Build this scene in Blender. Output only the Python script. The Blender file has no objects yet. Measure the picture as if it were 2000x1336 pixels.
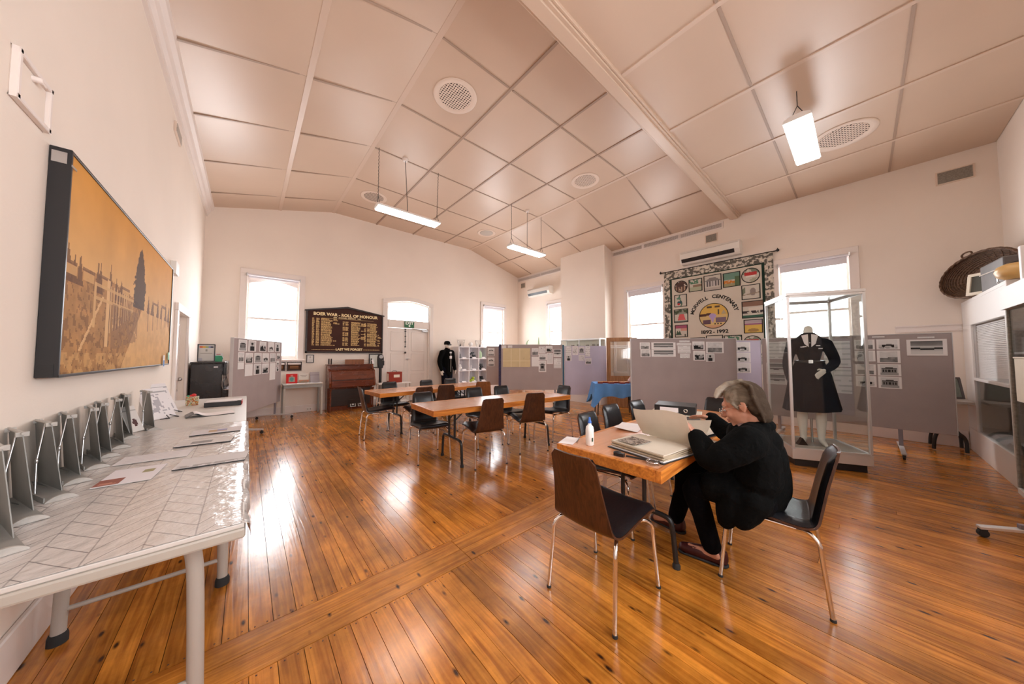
import bpy, bmesh, math, random
import numpy as np
from mathutils import Vector, Matrix, noise as mnoise
random.seed(7)
PI = math.pi
R = math.radians
scene = bpy.context.scene
col = scene.collection

# ---------------------------------------------------------------- camera
cd = bpy.data.cameras.new('camera')
cd.sensor_width = 36.0
cd.lens = 36.0 * 593.7 / 2000.0
cd.clip_start = 0.02
cam = bpy.data.objects.new('camera', cd)
cam.location = (0, 0, 1.3)
cam.rotation_euler = (R(92.505), 0, R(-41.04))
col.objects.link(cam)
scene.camera = cam

# ---------------------------------------------------------------- world, light, exposure
w = bpy.data.worlds.new('overcast_sky')
scene.world = w
w.use_nodes = True
bg = w.node_tree.nodes['Background']
bg.inputs['Color'].default_value = (0.97, 0.975, 1.0, 1)
bg.inputs['Strength'].default_value = 11.0

def portal(name, loc, rot, sx, sz):
    l = bpy.data.lights.new(name, 'AREA')
    l.shape = 'RECTANGLE'
    l.size = sx
    l.size_y = sz
    l.cycles.is_portal = True
    o = bpy.data.objects.new(name, l)
    o.location = loc
    o.rotation_euler = rot
    col.objects.link(o)
# openings: end wall (Y 8.45), banner wall (X 7.65), unseen near wall opened for light (Y -1.31)
for x in (0.41, 6.50):
    portal('window_portal', (x, 8.62, 2.1), (R(-90), 0, 0), .9, 1.8)
portal('window_portal', (3.46, 8.62, 2.5), (R(-90), 0, 0), 1.2, .6)
for y in (6.45, 3.60, 0.54):
    portal('window_portal', (7.82, y, 2.1), (R(90), 0, R(90)), .9, 1.8)
for x in (0.35, 2.1):  # added windows behind the camera, brightening the near half
    portal('window_portal', (x, -1.48, 2.1), (R(90), 0, 0), .9, 1.8)

scene.view_settings.view_transform = 'Standard'
scene.view_settings.look = 'None'
scene.view_settings.gamma = 1
scene.view_settings.use_curve_mapping = False
scene.view_settings.exposure = 0.60
scene.cycles.use_denoising = True
scene.cycles.max_bounces = 10
scene.cycles.diffuse_bounces = 6
scene.cycles.glossy_bounces = 4
scene.cycles.transmission_bounces = 6
scene.cycles.transparent_max_bounces = 12
scene.cycles.sample_clamp_indirect = 6.0
scene.cycles.caustics_reflective = False
scene.cycles.caustics_refractive = False

# ---------------------------------------------------------------- materials
M = {}
def mat(name, rgb, rough=.6, metal=0., var=0., vscale=8., bump=0., bscale=40., stretch=None, coat=0., emit=None, spec=None, randv=0.):
    m = bpy.data.materials.new(name)
    m.use_nodes = True
    nt = m.node_tree
    N, L = nt.nodes, nt.links
    b = N['Principled BSDF']
    b.inputs['Base Color'].default_value = (*rgb, 1)
    b.inputs['Roughness'].default_value = rough
    b.inputs['Metallic'].default_value = metal
    b.inputs['Coat Weight'].default_value = coat
    b.inputs['Coat Roughness'].default_value = .15
    if spec is not None:
        b.inputs['Specular IOR Level'].default_value = spec
    if emit:
        b.inputs['Emission Color'].default_value = (*emit[0], 1)
        b.inputs['Emission Strength'].default_value = emit[1]
    if var or bump or randv:
        tc = N.new('ShaderNodeTexCoord')
        mp = N.new('ShaderNodeMapping')
        L.new(tc.outputs['Object'], mp.inputs['Vector'])
        if stretch:
            mp.inputs['Scale'].default_value = stretch
        n1 = N.new('ShaderNodeTexNoise')
        n1.inputs['Scale'].default_value = vscale
        n1.inputs['Detail'].default_value = 5
        L.new(mp.outputs[0], n1.inputs['Vector'])
        if var or randv:
            hs = N.new('ShaderNodeHueSaturation')
            hs.inputs['Color'].default_value = (*rgb, 1)
            mr = N.new('ShaderNodeMapRange')
            mr.inputs['From Min'].default_value = .25
            mr.inputs['From Max'].default_value = .75
            mr.inputs['To Min'].default_value = 1 - var
            mr.inputs['To Max'].default_value = 1 + var
            L.new(n1.outputs['Fac'], mr.inputs['Value'])
            val = mr.outputs[0]
            if randv:
                oi = N.new('ShaderNodeObjectInfo')
                ma = N.new('ShaderNodeMath'); ma.operation = 'MULTIPLY_ADD'
                ma.inputs[1].default_value = randv * 2
                ma.inputs[2].default_value = 1 - randv
                L.new(oi.outputs['Random'], ma.inputs[0])
                mm = N.new('ShaderNodeMath'); mm.operation = 'MULTIPLY'
                L.new(val, mm.inputs[0]); L.new(ma.outputs[0], mm.inputs[1])
                val = mm.outputs[0]
            L.new(val, hs.inputs['Value'])
            L.new(hs.outputs[0], b.inputs['Base Color'])
        if bump:
            n2 = N.new('ShaderNodeTexNoise')
            n2.inputs['Scale'].default_value = bscale
            n2.inputs['Detail'].default_value = 4
            L.new(mp.outputs[0], n2.inputs['Vector'])
            bp = N.new('ShaderNodeBump')
            bp.inputs['Strength'].default_value = bump
            bp.inputs['Distance'].default_value = .01
            L.new(n2.outputs['Fac'], bp.inputs['Height'])
            L.new(bp.outputs[0], b.inputs['Normal'])
    M[name] = m
    return m

def wood(name, light, dark, rough=.3, axis='x', scale=1., coat=0., pos='Object', knots=False, randv=.12, wear=False):
    m = bpy.data.materials.new(name)
    m.use_nodes = True
    nt = m.node_tree
    N, L = nt.nodes, nt.links
    b = N['Principled BSDF']
    b.inputs['Coat Weight'].default_value = coat
    b.inputs['Coat Roughness'].default_value = .2 if knots else .12
    if pos == 'Object':
        tc = N.new('ShaderNodeTexCoord'); src = tc.outputs['Object']
    else:
        g = N.new('ShaderNodeNewGeometry'); src = g.outputs['Position']
    oi = N.new('ShaderNodeObjectInfo')
    va = N.new('ShaderNodeVectorMath'); va.operation = 'MULTIPLY_ADD'
    cx = N.new('ShaderNodeCombineXYZ')
    L.new(oi.outputs['Random'], cx.inputs[0]); L.new(oi.outputs['Random'], cx.inputs[1]); L.new(oi.outputs['Random'], cx.inputs[2])
    va.inputs[1].default_value = (37, 53, 29)
    L.new(cx.outputs[0], va.inputs[0]); L.new(src, va.inputs[2])
    mp = N.new('ShaderNodeMapping')
    s = {'x': (1.2, 22, 22), 'y': (22, 1.2, 22), 'z': (22, 22, 1.2)}[axis]
    mp.inputs['Scale'].default_value = tuple(k * scale for k in s)
    L.new(va.outputs[0], mp.inputs['Vector'])
    n1 = N.new('ShaderNodeTexNoise'); n1.inputs['Scale'].default_value = 1.6; n1.inputs['Detail'].default_value = 7; n1.inputs['Distortion'].default_value = 1.2
    L.new(mp.outputs[0], n1.inputs['Vector'])
    cr = N.new('ShaderNodeValToRGB')
    cr.color_ramp.elements[0].position = .3; cr.color_ramp.elements[0].color = (*dark, 1)
    cr.color_ramp.elements[1].position = .66; cr.color_ramp.elements[1].color = (*light, 1)
    L.new(n1.outputs['Fac'], cr.inputs['Fac'])
    out = cr.outputs[0]
    if randv:
        hs = N.new('ShaderNodeHueSaturation')
        mr = N.new('ShaderNodeMapRange'); mr.inputs['To Min'].default_value = 1 - randv; mr.inputs['To Max'].default_value = 1 + randv
        L.new(oi.outputs['Random'], mr.inputs['Value']); L.new(mr.outputs[0], hs.inputs['Value']); L.new(out, hs.inputs['Color'])
        out = hs.outputs[0]
    if knots:
        mk = N.new('ShaderNodeMapping'); mk.inputs['Scale'].default_value = (11, 4.2, 1)
        L.new(va.outputs[0], mk.inputs['Vector'])
        vo = N.new('ShaderNodeTexVoronoi'); vo.inputs['Scale'].default_value = 1.0
        L.new(mk.outputs[0], vo.inputs['Vector'])
        kr = N.new('ShaderNodeValToRGB')
        kr.color_ramp.elements[0].position = .05; kr.color_ramp.elements[0].color = (1, 1, 1, 1)
        kr.color_ramp.elements[1].position = .13; kr.color_ramp.elements[1].color = (0, 0, 0, 1)
        L.new(vo.outputs['Distance'], kr.inputs['Fac'])
        mx = N.new('ShaderNodeMix'); mx.data_type = 'RGBA'
        L.new(kr.outputs[0], mx.inputs[0]); L.new(out, mx.inputs[6]); mx.inputs[7].default_value = (.05, .016, .006, 1)
        out = mx.outputs[2]
        # scuffs and stains
        ns = N.new('ShaderNodeTexNoise'); ns.inputs['Scale'].default_value = 2.3; ns.inputs['Detail'].default_value = 8; ns.inputs['Roughness'].default_value = .7
        g2 = N.new('ShaderNodeNewGeometry'); L.new(g2.outputs['Position'], ns.inputs['Vector'])
        sr = N.new('ShaderNodeMapRange'); sr.inputs['From Min'].default_value = .35; sr.inputs['From Max'].default_value = .62; sr.inputs['To Min'].default_value = .62; sr.inputs['To Max'].default_value = 1.12
        L.new(ns.outputs['Fac'], sr.inputs['Value'])
        h2 = N.new('ShaderNodeHueSaturation'); L.new(sr.outputs[0], h2.inputs['Value']); L.new(out, h2.inputs['Color'])
        out = h2.outputs[0]
    L.new(out, b.inputs['Base Color'])
    rr = N.new('ShaderNodeMapRange'); rr.inputs['To Min'].default_value = rough * .75; rr.inputs['To Max'].default_value = rough * 1.35
    n3 = N.new('ShaderNodeTexNoise'); n3.inputs['Scale'].default_value = 7; n3.inputs['Detail'].default_value = 6
    L.new(va.outputs[0], n3.inputs['Vector']); L.new(n3.outputs['Fac'], rr.inputs['Value']); L.new(rr.outputs[0], b.inputs['Roughness'])
    bp = N.new('ShaderNodeBump'); bp.inputs['Strength'].default_value = .18; bp.inputs['Distance'].default_value = .004
    L.new(n1.outputs['Fac'], bp.inputs['Height'])
    if knots:
        n4 = N.new('ShaderNodeTexNoise'); n4.inputs['Scale'].default_value = 9; n4.inputs['Detail'].default_value = 3
        L.new(va.outputs[0], n4.inputs['Vector'])
        bp2 = N.new('ShaderNodeBump'); bp2.inputs['Strength'].default_value = .2; bp2.inputs['Distance'].default_value = .006
        L.new(n4.outputs['Fac'], bp2.inputs['Height']); L.new(bp.outputs[0], bp2.inputs['Normal'])
        L.new(bp2.outputs[0], b.inputs['Normal'])
    else:
        L.new(bp.outputs[0], b.inputs['Normal'])
    M[name] = m
    return m

def glass(name, tint=(.96, 1, .98), refl=.12, rough=.0):
    m = bpy.data.materials.new(name)
    m.use_nodes = True
    nt = m.node_tree; N, L = nt.nodes, nt.links
    N.remove(N['Principled BSDF'])
    t = N.new('ShaderNodeBsdfTransparent'); t.inputs['Color'].default_value = (*tint, 1)
    g = N.new('ShaderNodeBsdfGlossy'); g.inputs['Roughness'].default_value = rough
    fr = N.new('ShaderNodeLayerWeight'); fr.inputs['Blend'].default_value = .25
    mr = N.new('ShaderNodeMapRange'); mr.inputs['To Min'].default_value = refl * .22; mr.inputs['To Max'].default_value = min(1, refl * 3.8)
    L.new(fr.outputs['Fresnel'], mr.inputs['Value'])
    mx = N.new('ShaderNodeMixShader')
    L.new(mr.outputs[0], mx.inputs[0]); L.new(t.outputs[0], mx.inputs[1]); L.new(g.outputs[0], mx.inputs[2])
    L.new(mx.outputs[0], N['Material Output'].inputs['Surface'])
    M[name] = m
    return m

mat('wall_paint', (.83, .745, .665), .75, var=.03, vscale=1.2, bump=.08, bscale=60)
mat('ceiling_paint', (.62, .475, .365), .36, var=.05, vscale=.9, bump=.05, bscale=5)
mat('ceiling_gap', (.42, .33, .27), .8)
mat('trim_paint', (.80, .73, .69), .45, var=.03, vscale=3, bump=.05, bscale=30)
mat('door_paint', (.74, .68, .63), .45, var=.04, vscale=3)
mat('batten_paint', (.66, .52, .42), .4)
mat('batten_dark', (.40, .29, .22), .5)
mat('vent_white', (.76, .63, .53), .5)
mat('vent_grey_light', (.50, .45, .40), .6)
mat('dark_hole', (.05, .03, .025), .9)
mat('vent_grey', (.30, .27, .23), .7, var=.3, vscale=60)
mat('aircon_plastic', (.80, .77, .72), .35)
mat('black_plastic', (.015, .015, .017), .35)
mat('lamp_tube', (1, 1, 1), .5, emit=((1, .98, .95), 14))
mat('lamp_body', (.85, .84, .82), .4)
mat('chrome', (.80, .78, .76), .12, metal=1.)
mat('steel', (.55, .55, .55), .3, metal=1.)
mat('alu', (.72, .71, .70), .38, metal=.6)
mat('black_vinyl', (.008, .008, .010), .30, bump=.12, bscale=90, spec=.45)
mat('black_paint', (.012, .012, .013), .4)
mat('rubber', (.02, .02, .02), .8)
mat('stool_grey', (.40, .38, .35), .4)
mat('table_tube', (.42, .39, .35), .4)
mat('table_edge', (.44, .41, .36), .45)
mat('table_laminate', (.62, .60, .57), .4)
mat('screen_fabric', (.37, .315, .31), .95, var=.07, vscale=3, bump=.3, bscale=250)
mat('screen_fabric_lilac', (.50, .48, .60), .95, var=.06, vscale=3, bump=.3, bscale=250)
mat('screen_edge', (.52, .50, .50), .5)
mat('screen_leg', (.22, .20, .23), .5)
mat('paper', (.84, .81, .82), .8, var=.02, vscale=5)
mat('cream_paper', (.80, .74, .62), .8, var=.05, vscale=9)
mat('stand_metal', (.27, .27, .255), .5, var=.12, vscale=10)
mat('stand_lip', (.45, .43, .40), .4, var=.15, vscale=40)
mat('board_brown', (.050, .017, .011), .6, spec=.2, var=.15, vscale=4)
mat('gold_leaf', (.72, .50, .20), .5, randv=.12)
mat('gold_bright', (.85, .70, .38), .45)
mat('blue_cloth', (.10, .29, .66), .85, var=.12, vscale=4, bump=.3, bscale=200)
mat('navy_cloth', (.003, .004, .010), .9, spec=.12, bump=.3, bscale=200)
mat('black_cloth', (.0022, .0024, .0024), .95, var=.25, vscale=9, bump=.5, bscale=60, spec=.12)
mat('trouser_cloth', (.002, .002, .003), .95, spec=.1, bump=.3, bscale=90)
mat('dummy_white', (.80, .77, .70), .4)
mat('skin', (.50, .235, .15), .5, var=.1, vscale=18, spec=.4)
mat('lip_pink', (.42, .13, .12), .5)
mat('maroon_leather', (.045, .006, .008), .35)
mat('scarf_cloth', (.20, .13, .12), .9, var=.6, vscale=70)
mat('shirt_pink', (.55, .30, .34), .8)
mat('red_print', (.62, .03, .03), .5)
mat('red_leather', (.28, .03, .012), .35)
mat('green_plastic', (.02, .35, .16), .4)
mat('exit_green', (.015, .13, .05), .5)
mat('white_letters', (.85, .88, .86), .6)
mat('dark_green_letters', (.02, .06, .03), .6)
mat('cabinet_white', (.78, .76, .74), .45)
mat('shelf_white', (.82, .80, .82), .5)
mat('grey_case', (.10, .085, .08), .5, var=.15, vscale=8)
mat('yellow_timber', (.62, .38, .13), .4, var=.15, vscale=12)
mat('bottle_white', (.82, .82, .80), .35)
mat('bottle_cap', (.03, .14, .55), .4)
mat('banner_cloth', (.62, .56, .47), .95, var=.03, vscale=3, bump=.3, bscale=180)
mat('banner_green', (.008, .03, .018), .9)
mat('banner_letters', (.02, .018, .016), .9)
mat('page_cream', (.66, .60, .50), .85, var=.06, vscale=9)
mat('page_edge', (.46, .38, .27), .9, var=.3, vscale=120, stretch=(.05, .05, 3))
mat('blind_slat', (.88, .88, .88), .5)
mat('blind_cloth', (.74, .73, .78), .8)
mat('pink_cloth', (.72, .55, .55), .9)
mat('lace_plastic', (.62, .59, .57), .22, bump=.8, bscale=18, coat=.3)
mat('clear_acrylic', (.8, .8, .8), .1)
mat('lime', (.42, .55, .04), .5)
mat('plant_green', (.45, .62, .40), .6)
mat('navy_print', (.03, .025, .07), .8, var=.9, vscale=60)
mat('yellow_map', (.60, .50, .30), .8, var=.08, vscale=12)
mat('teal_strip', (.02, .10, .17), .6)
mat('outlet', (.80, .78, .74), .4)
mat('hair_grey', (.17, .135, .10), .85, var=.75, vscale=7, bump=.6, bscale=26, spec=.1, stretch=(2.2, .35, 2.2))
glass('window_glass', (1, 1, 1), .06)
glass('case_glass', (.975, .995, .99), .10)
glass('cabinet_glass', (.93, .95, .95), .12)
glass('clear_film', (.97, .97, .97), .10, .05)
wood('floor_wood', (.67, .265, .038), (.33, .10, .012), rough=.20, axis='y', pos='World', knots=True, coat=.42, randv=.24)
wood('band_wood', (.69, .28, .042), (.36, .115, .014), rough=.20, axis='x', pos='World', knots=True, coat=.42, randv=.08)
wood('pine_edge', (.66, .25, .045), (.36, .10, .016), rough=.3, axis='x')
wood('table_top', (.60, .285, .15), (.50, .225, .11), rough=.22, axis='x', coat=.2)
wood('chair_ply', (.085, .030, .012), (.028, .009, .005), rough=.33, axis='z', scale=1.5)
wood('chair_ply_light', (.30, .11, .035), (.15, .05, .016), rough=.33, axis='z', scale=1.5)
wood('piano_wood', (.17, .040, .014), (.075, .016, .007), rough=.25, axis='x', coat=.2)
wood('piano_black', (.020, .011, .009), (.012, .008, .007), rough=.25, axis='x', coat=.2)
wood('frame_oak', (.40, .20, .08), (.24, .11, .04), rough=.5, axis='z')
wood('frame_dark', (.03, .012, .008), (.012, .006, .004), rough=.4, axis='x')
wood('wicker', (.16, .085, .045), (.045, .02, .01), rough=.7, axis='x', scale=2)
wood('book_wood', (.55, .26, .09), (.33, .13, .04), rough=.5, axis='x')

def hair_mat():
    m = M['hair_grey']; N, L = m.node_tree.nodes, m.node_tree.links
    tc = N.new('ShaderNodeTexCoord'); sp = N.new('ShaderNodeSeparateXYZ'); L.new(tc.outputs['Object'], sp.inputs[0])
    mp = N.new('ShaderNodeMapping'); mp.inputs['Scale'].default_value = (60, 16, 22); L.new(tc.outputs['Object'], mp.inputs['Vector'])
    nz = N.new('ShaderNodeTexNoise'); nz.inputs['Scale'].default_value = 1.; nz.inputs['Detail'].default_value = 5; L.new(mp.outputs[0], nz.inputs['Vector'])
    ma = N.new('ShaderNodeMath'); ma.operation = 'MULTIPLY_ADD'; ma.inputs[1].default_value = .16; L.new(nz.outputs['Fac'], ma.inputs[0]); L.new(sp.outputs[1], ma.inputs[2])
    mr = N.new('ShaderNodeMapRange'); mr.inputs['From Min'].default_value = .055; mr.inputs['From Max'].default_value = .215; L.new(ma.outputs[0], mr.inputs['Value'])
    cr = N.new('ShaderNodeValToRGB'); cr.color_ramp.elements[0].color = (.045, .030, .020, 1); cr.color_ramp.elements[1].color = (.46, .41, .34, 1)
    e = cr.color_ramp.elements.new(.45); e.color = (.13, .10, .07, 1)
    L.new(mr.outputs[0], cr.inputs['Fac']); L.new(cr.outputs[0], N['Principled BSDF'].inputs['Base Color'])
hair_mat()
def print_mat():
    m = bpy.data.materials.new('flat_print')
    m.use_nodes = True
    N, L = m.node_tree.nodes, m.node_tree.links
    a = N.new('ShaderNodeAttribute'); a.attribute_name = 'Col'
    L.new(a.outputs['Color'], N['Principled BSDF'].inputs['Base Color'])
    N['Principled BSDF'].inputs['Roughness'].default_value = .75; N['Principled BSDF'].inputs['Specular IOR Level'].default_value = .2
    M['print'] = m
print_mat()

# ---------------------------------------------------------------- mesh helpers
class MB:
    def __init__(s):
        s.v = []; s.f = []; s.m = []; s.sm = []
    def add(s, vs, fs, mi=0, smooth=False, T=None):
        o = len(s.v)
        for v in vs:
            s.v.append(tuple(T @ Vector(v)) if T else tuple(v))
        for f in fs:
            s.f.append(tuple(i + o for i in f)); s.m.append(mi); s.sm.append(smooth)
        return s
    def box(s, x0, x1, y0, y1, z0, z1, mi=0, T=None):
        vs = [(x, y, z) for z in (z0, z1) for y in (y0, y1) for x in (x0, x1)]
        fs = [(0, 2, 3, 1), (4, 5, 7, 6), (0, 1, 5, 4), (2, 6, 7, 3), (0, 4, 6, 2), (1, 3, 7, 5)]
        return s.add(vs, fs, mi, False, T)
    def prism(s, poly, a, b, axis='y', mi=0, T=None, smooth=False):
        """polygon in the plane across `axis`, extruded from a to b"""
        def P(p, q):
            return {'y': (p[0], q, p[1]), 'x': (q, p[0], p[1]), 'z': (p[0], p[1], q)}[axis]
        n = len(poly)
        vs = [P(p, a) for p in poly] + [P(p, b) for p in poly]
        s.add(vs, [tuple(range(n - 1, -1, -1)), tuple(range(n, 2 * n))], mi, False, T)
        s.add(vs, [(i, (i + 1) % n, n + (i + 1) % n, n + i) for i in range(n)], mi, smooth, T)
        return s
    def tube(s, pts, r, n=8, mi=0, cap=True, T=None, flat=None):
        pts = [Vector(p) for p in pts]
        rs = r if isinstance(r, (list, tuple)) else [r] * len(pts)
        rings = []
        prev = None
        for i, p in enumerate(pts):
            d = (pts[min(i + 1, len(pts) - 1)] - pts[max(i - 1, 0)])
            d = d.normalized() if d.length > 1e-9 else Vector((0, 0, 1))
            if prev is None:
                a = Vector((0, 0, 1)) if abs(d.z) < .9 else Vector((1, 0, 0))
                u = d.cross(a).normalized()
            else:
                u = (prev - d * prev.dot(d)).normalized()
            prev = u
            v = d.cross(u)
            rings.append([p + (u * math.cos(2 * PI * k / n) + v * math.sin(2 * PI * k / n)) * rs[i] for k in range(n)])
        vs = [q for ring in rings for q in ring]
        fs = [(i * n + k, i * n + (k + 1) % n, (i + 1) * n + (k + 1) % n, (i + 1) * n + k) for i in range(len(pts) - 1) for k in range(n)]
        s.add(vs, fs, mi, True, T)
        if cap:
            s.add(vs, [tuple(range(n - 1, -1, -1)), tuple(range((len(pts) - 1) * n, len(pts) * n))], mi, False, T)
        return s
    def lathe(s, prof, n=20, mi=0, T=None, c=(0, 0), cap=True):
        vs = [(c[0] + r * math.cos(2 * PI * k / n), c[1] + r * math.sin(2 * PI * k / n), z) for r, z in prof for k in range(n)]
        fs = [(i * n + k, i * n + (k + 1) % n, (i + 1) * n + (k + 1) % n, (i + 1) * n + k) for i in range(len(prof) - 1) for k in range(n)]
        s.add(vs, fs, mi, True, T)
        if cap and prof[0][0] > 1e-5: s.add(vs, [tuple(range(n - 1, -1, -1))], mi, False, T)
        if cap and prof[-1][0] > 1e-5: s.add(vs, [tuple(range((len(prof) - 1) * n, len(prof) * n))], mi, False, T)
        return s
    def ell(s, c, r, n=14, mi=0, T=None):
        vs = []; m = n // 2
        for i in range(m + 1):
            t = PI * i / m
            for k in range(n):
                a = 2 * PI * k / n
                vs.append((c[0] + r[0] * math.sin(t) * math.cos(a), c[1] + r[1] * math.sin(t) * math.sin(a), c[2] + r[2] * math.cos(t)))
        fs = [(i * n + k, (i + 1) * n + k, (i + 1) * n + (k + 1) % n, i * n + (k + 1) % n) for i in range(m) for k in range(n)]
        return s.add(vs, fs, mi, True, T)
    def grid(s, P, nu, nv, mi=0, smooth=True, T=None):
        vs = [P(i / nu, j / nv) for j in range(nv + 1) for i in range(nu + 1)]
        fs = [(j * (nu + 1) + i, j * (nu + 1) + i + 1, (j + 1) * (nu + 1) + i + 1, (j + 1) * (nu + 1) + i) for j in range(nv) for i in range(nu)]
        return s.add(vs, fs, mi, smooth, T)
    def sheet(s, P, nu, nv, th, mi=0, T=None):
        """a grid with thickness th: P(u,v) -> point"""
        def nrm(u, v):
            e = .02
            a = Vector(P(min(u + e, 1), v)) - Vector(P(max(u - e, 0), v))
            b = Vector(P(u, min(v + e, 1))) - Vector(P(u, max(v - e, 0)))
            return a.cross(b).normalized()
        A = [Vector(P(i / nu, j / nv)) for j in range(nv + 1) for i in range(nu + 1)]
        Bn = [nrm(i / nu, j / nv) for j in range(nv + 1) for i in range(nu + 1)]
        K = len(A); W = nu + 1
        vs = [p for p in A] + [p - n * th for p, n in zip(A, Bn)]
        q = [(j * W + i, j * W + i + 1, (j + 1) * W + i + 1, (j + 1) * W + i) for j in range(nv) for i in range(nu)]
        s.add(vs, q + [tuple(K + k for k in reversed(f)) for f in q], mi, True, T)
        e = []
        for i in range(nu):
            e.append((i + 1, i, K + i, K + i + 1)); b0 = nv * W + i
            e.append((b0, b0 + 1, K + b0 + 1, K + b0))
        for j in range(nv):
            a0 = j * W; e.append((a0, a0 + W, K + a0 + W, K + a0)); b0 = j * W + nu
            e.append((b0 + W, b0, K + b0, K + b0 + W))
        s.add(vs, e, mi, False, T)
        return s
    def mesh(s, name, mats):
        me = bpy.data.meshes.new(name)
        me.from_pydata(s.v, [], s.f)
        for m in (mats if isinstance(mats, (list, tuple)) else [mats]):
            me.materials.append(M[m])
        me.polygons.foreach_set('material_index', s.m)
        me.polygons.foreach_set('use_smooth', s.sm)
        me.update()
        return me
    def build(s, name, mats, parent=None, bevel=0, bseg=2):
        me = s.mesh(name, mats)
        if bevel:
            bm = bmesh.new(); bm.from_mesh(me)
            bmesh.ops.remove_doubles(bm, verts=bm.verts, dist=1e-5)
            ed = [e for e in bm.edges if len(e.link_faces) == 2 and e.calc_face_angle(0) > .6]
            bmesh.ops.bevel(bm, geom=ed, offset=bevel, segments=bseg, profile=.5, affect='EDGES', clamp_overlap=True)
            bm.to_mesh(me); bm.free()
        return link(name, me, parent)

def link(name, me, parent=None):
    o = bpy.data.objects.new(name, me)
    col.objects.link(o)
    if parent: o.parent = parent
    return o

def tag(o, label=None, cat=None, group=None, kind=None):
    if label: o['label'] = label
    if cat: o['category'] = cat
    if group: o['group'] = group
    if kind: o['kind'] = kind
    return o

def thing(name, label, cat, loc=(0, 0, 0), rz=0, group=None):
    o = bpy.data.objects.new(name, None)
    o.empty_display_size = .1
    o.location = loc; o.rotation_euler = (0, 0, rz)
    col.objects.link(o)
    return tag(o, label, cat, group)

def struct_root(name, loc=(0, 0, 0), rz=0):
    o = bpy.data.objects.new(name, None)
    o.location = loc; o.rotation_euler = (0, 0, rz); o.empty_display_size = .1
    col.objects.link(o); o['kind'] = 'structure'
    return o

def S(o):
    o['kind'] = 'structure'; return o

def copy_tree(o, loc=None, rz=None, label=None, group=None, parent=None):
    c = o.copy(); col.objects.link(c)
    if parent: c.parent = parent
    for ch in list(o.children):
        copy_tree(ch, parent=c)
    if loc is not None: c.location = loc
    if rz is not None: c.rotation_euler = (0, 0, rz)
    if label: c['label'] = label
    if group: c['group'] = group
    return c

def rbox(name, mats, x0, x1, y0, y1, z0, z1, parent=None, bevel=.004):
    return MB().box(x0, x1, y0, y1, z0, z1).build(name, mats, parent, bevel)

def text_mb(txt, size, font_scale_x=1., bold=0., align='CENTER', depth=.001):
    cu = bpy.data.curves.new('t', 'FONT')
    cu.body = txt; cu.size = size; cu.align_x = align; cu.extrude = depth; cu.offset = bold
    cu.resolution_u = 3
    o = bpy.data.objects.new('t', cu); col.objects.link(o)
    dg = bpy.context.evaluated_depsgraph_get()
    me = bpy.data.meshes.new_from_object(o.evaluated_get(dg))
    vs = [(v.co.x * font_scale_x, -v.co.z, v.co.y) for v in me.vertices]   # stand it up: faces -Y
    fs = [tuple(p.vertices) for p in me.polygons]
    bpy.data.objects.remove(o); bpy.data.curves.remove(cu); bpy.data.meshes.remove(me)
    return vs, fs

# --- flat prints: a picture held as colours on a fine grid, facing -Y, centred on x, z from 0
def print_mesh(name, img, wd, ht, th=.002, yoff=0.):
    H_, W_, _ = img.shape
    xs = np.linspace(-wd / 2, wd / 2, W_ + 1); zs = np.linspace(ht, 0, H_ + 1)
    vs = [(x, -th + yoff, z) for z in zs for x in xs]
    W1 = W_ + 1
    fs = [(j * W1 + i, (j + 1) * W1 + i, (j + 1) * W1 + i + 1, j * W1 + i + 1) for j in range(H_) for i in range(W_)]
    n0 = len(vs)
    vs += [(-wd / 2, yoff, 0), (wd / 2, yoff, 0), (wd / 2, yoff, ht), (-wd / 2, yoff, ht)]
    a, b, c, d = H_ * W1, H_ * W1 + W_, W_, 0
    fs += [(n0, n0 + 3, n0 + 2, n0 + 1), (a, n0, n0 + 1, b), (b, n0 + 1, n0 + 2, c), (c, n0 + 2, n0 + 3, d), (d, n0 + 3, n0, a)]
    me = bpy.data.meshes.new(name)
    me.from_pydata(vs, [], fs)
    me.materials.append(M['print'])
    ca = me.color_attributes.new('Col', 'FLOAT_COLOR', 'CORNER')
    cols = np.ones((H_ * W_, 4, 4), dtype=np.float32)
    cols[:, :, :3] = np.clip(img, 0, 1).reshape(H_ * W_, 1, 3)
    edge = np.full((5, 4, 4), .7, dtype=np.float32); edge[:, :, 3] = 1
    ca.data.foreach_set('color', np.concatenate([cols.reshape(-1), edge.reshape(-1)]))
    me.update()
    return me

def fnoise(h, w_, sc, seed=0, oct_=4):
    """smooth value noise, 0..1"""
    rs = np.random.RandomState(seed); out = np.zeros((h, w_)); amp = 1; tot = 0
    for o_ in range(oct_):
        gh, gw = max(2, int(sc * 2 ** o_ * h / max(h, w_)) + 2), max(2, int(sc * 2 ** o_ * w_ / max(h, w_)) + 2)
        g = rs.rand(gh, gw)
        y = np.linspace(0, gh - 1.001, h); x = np.linspace(0, gw - 1.001, w_)
        yi, xi = y.astype(int), x.astype(int); fy, fx = (y - yi)[:, None], (x - xi)[None, :]
        a = g[yi][:, xi] * (1 - fy) * (1 - fx) + g[yi + 1][:, xi] * fy * (1 - fx) + g[yi][:, xi + 1] * (1 - fy) * fx + g[yi + 1][:, xi + 1] * fy * fx
        out += a * amp; tot += amp; amp *= .55
    return out / tot

def canvas(h, w_, rgb=(1, 1, 1)):
    return np.ones((h, w_, 3)) * np.array(rgb)
def UV(img):
    h, w_, _ = img.shape
    v, u = np.mgrid[0:h, 0:w_]
    return (u + .5) / w_, 1 - (v + .5) / h
def paint(img, mask, rgb, a=1.):
    img[mask] = img[mask] * (1 - a) + np.array(rgb) * a

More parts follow.
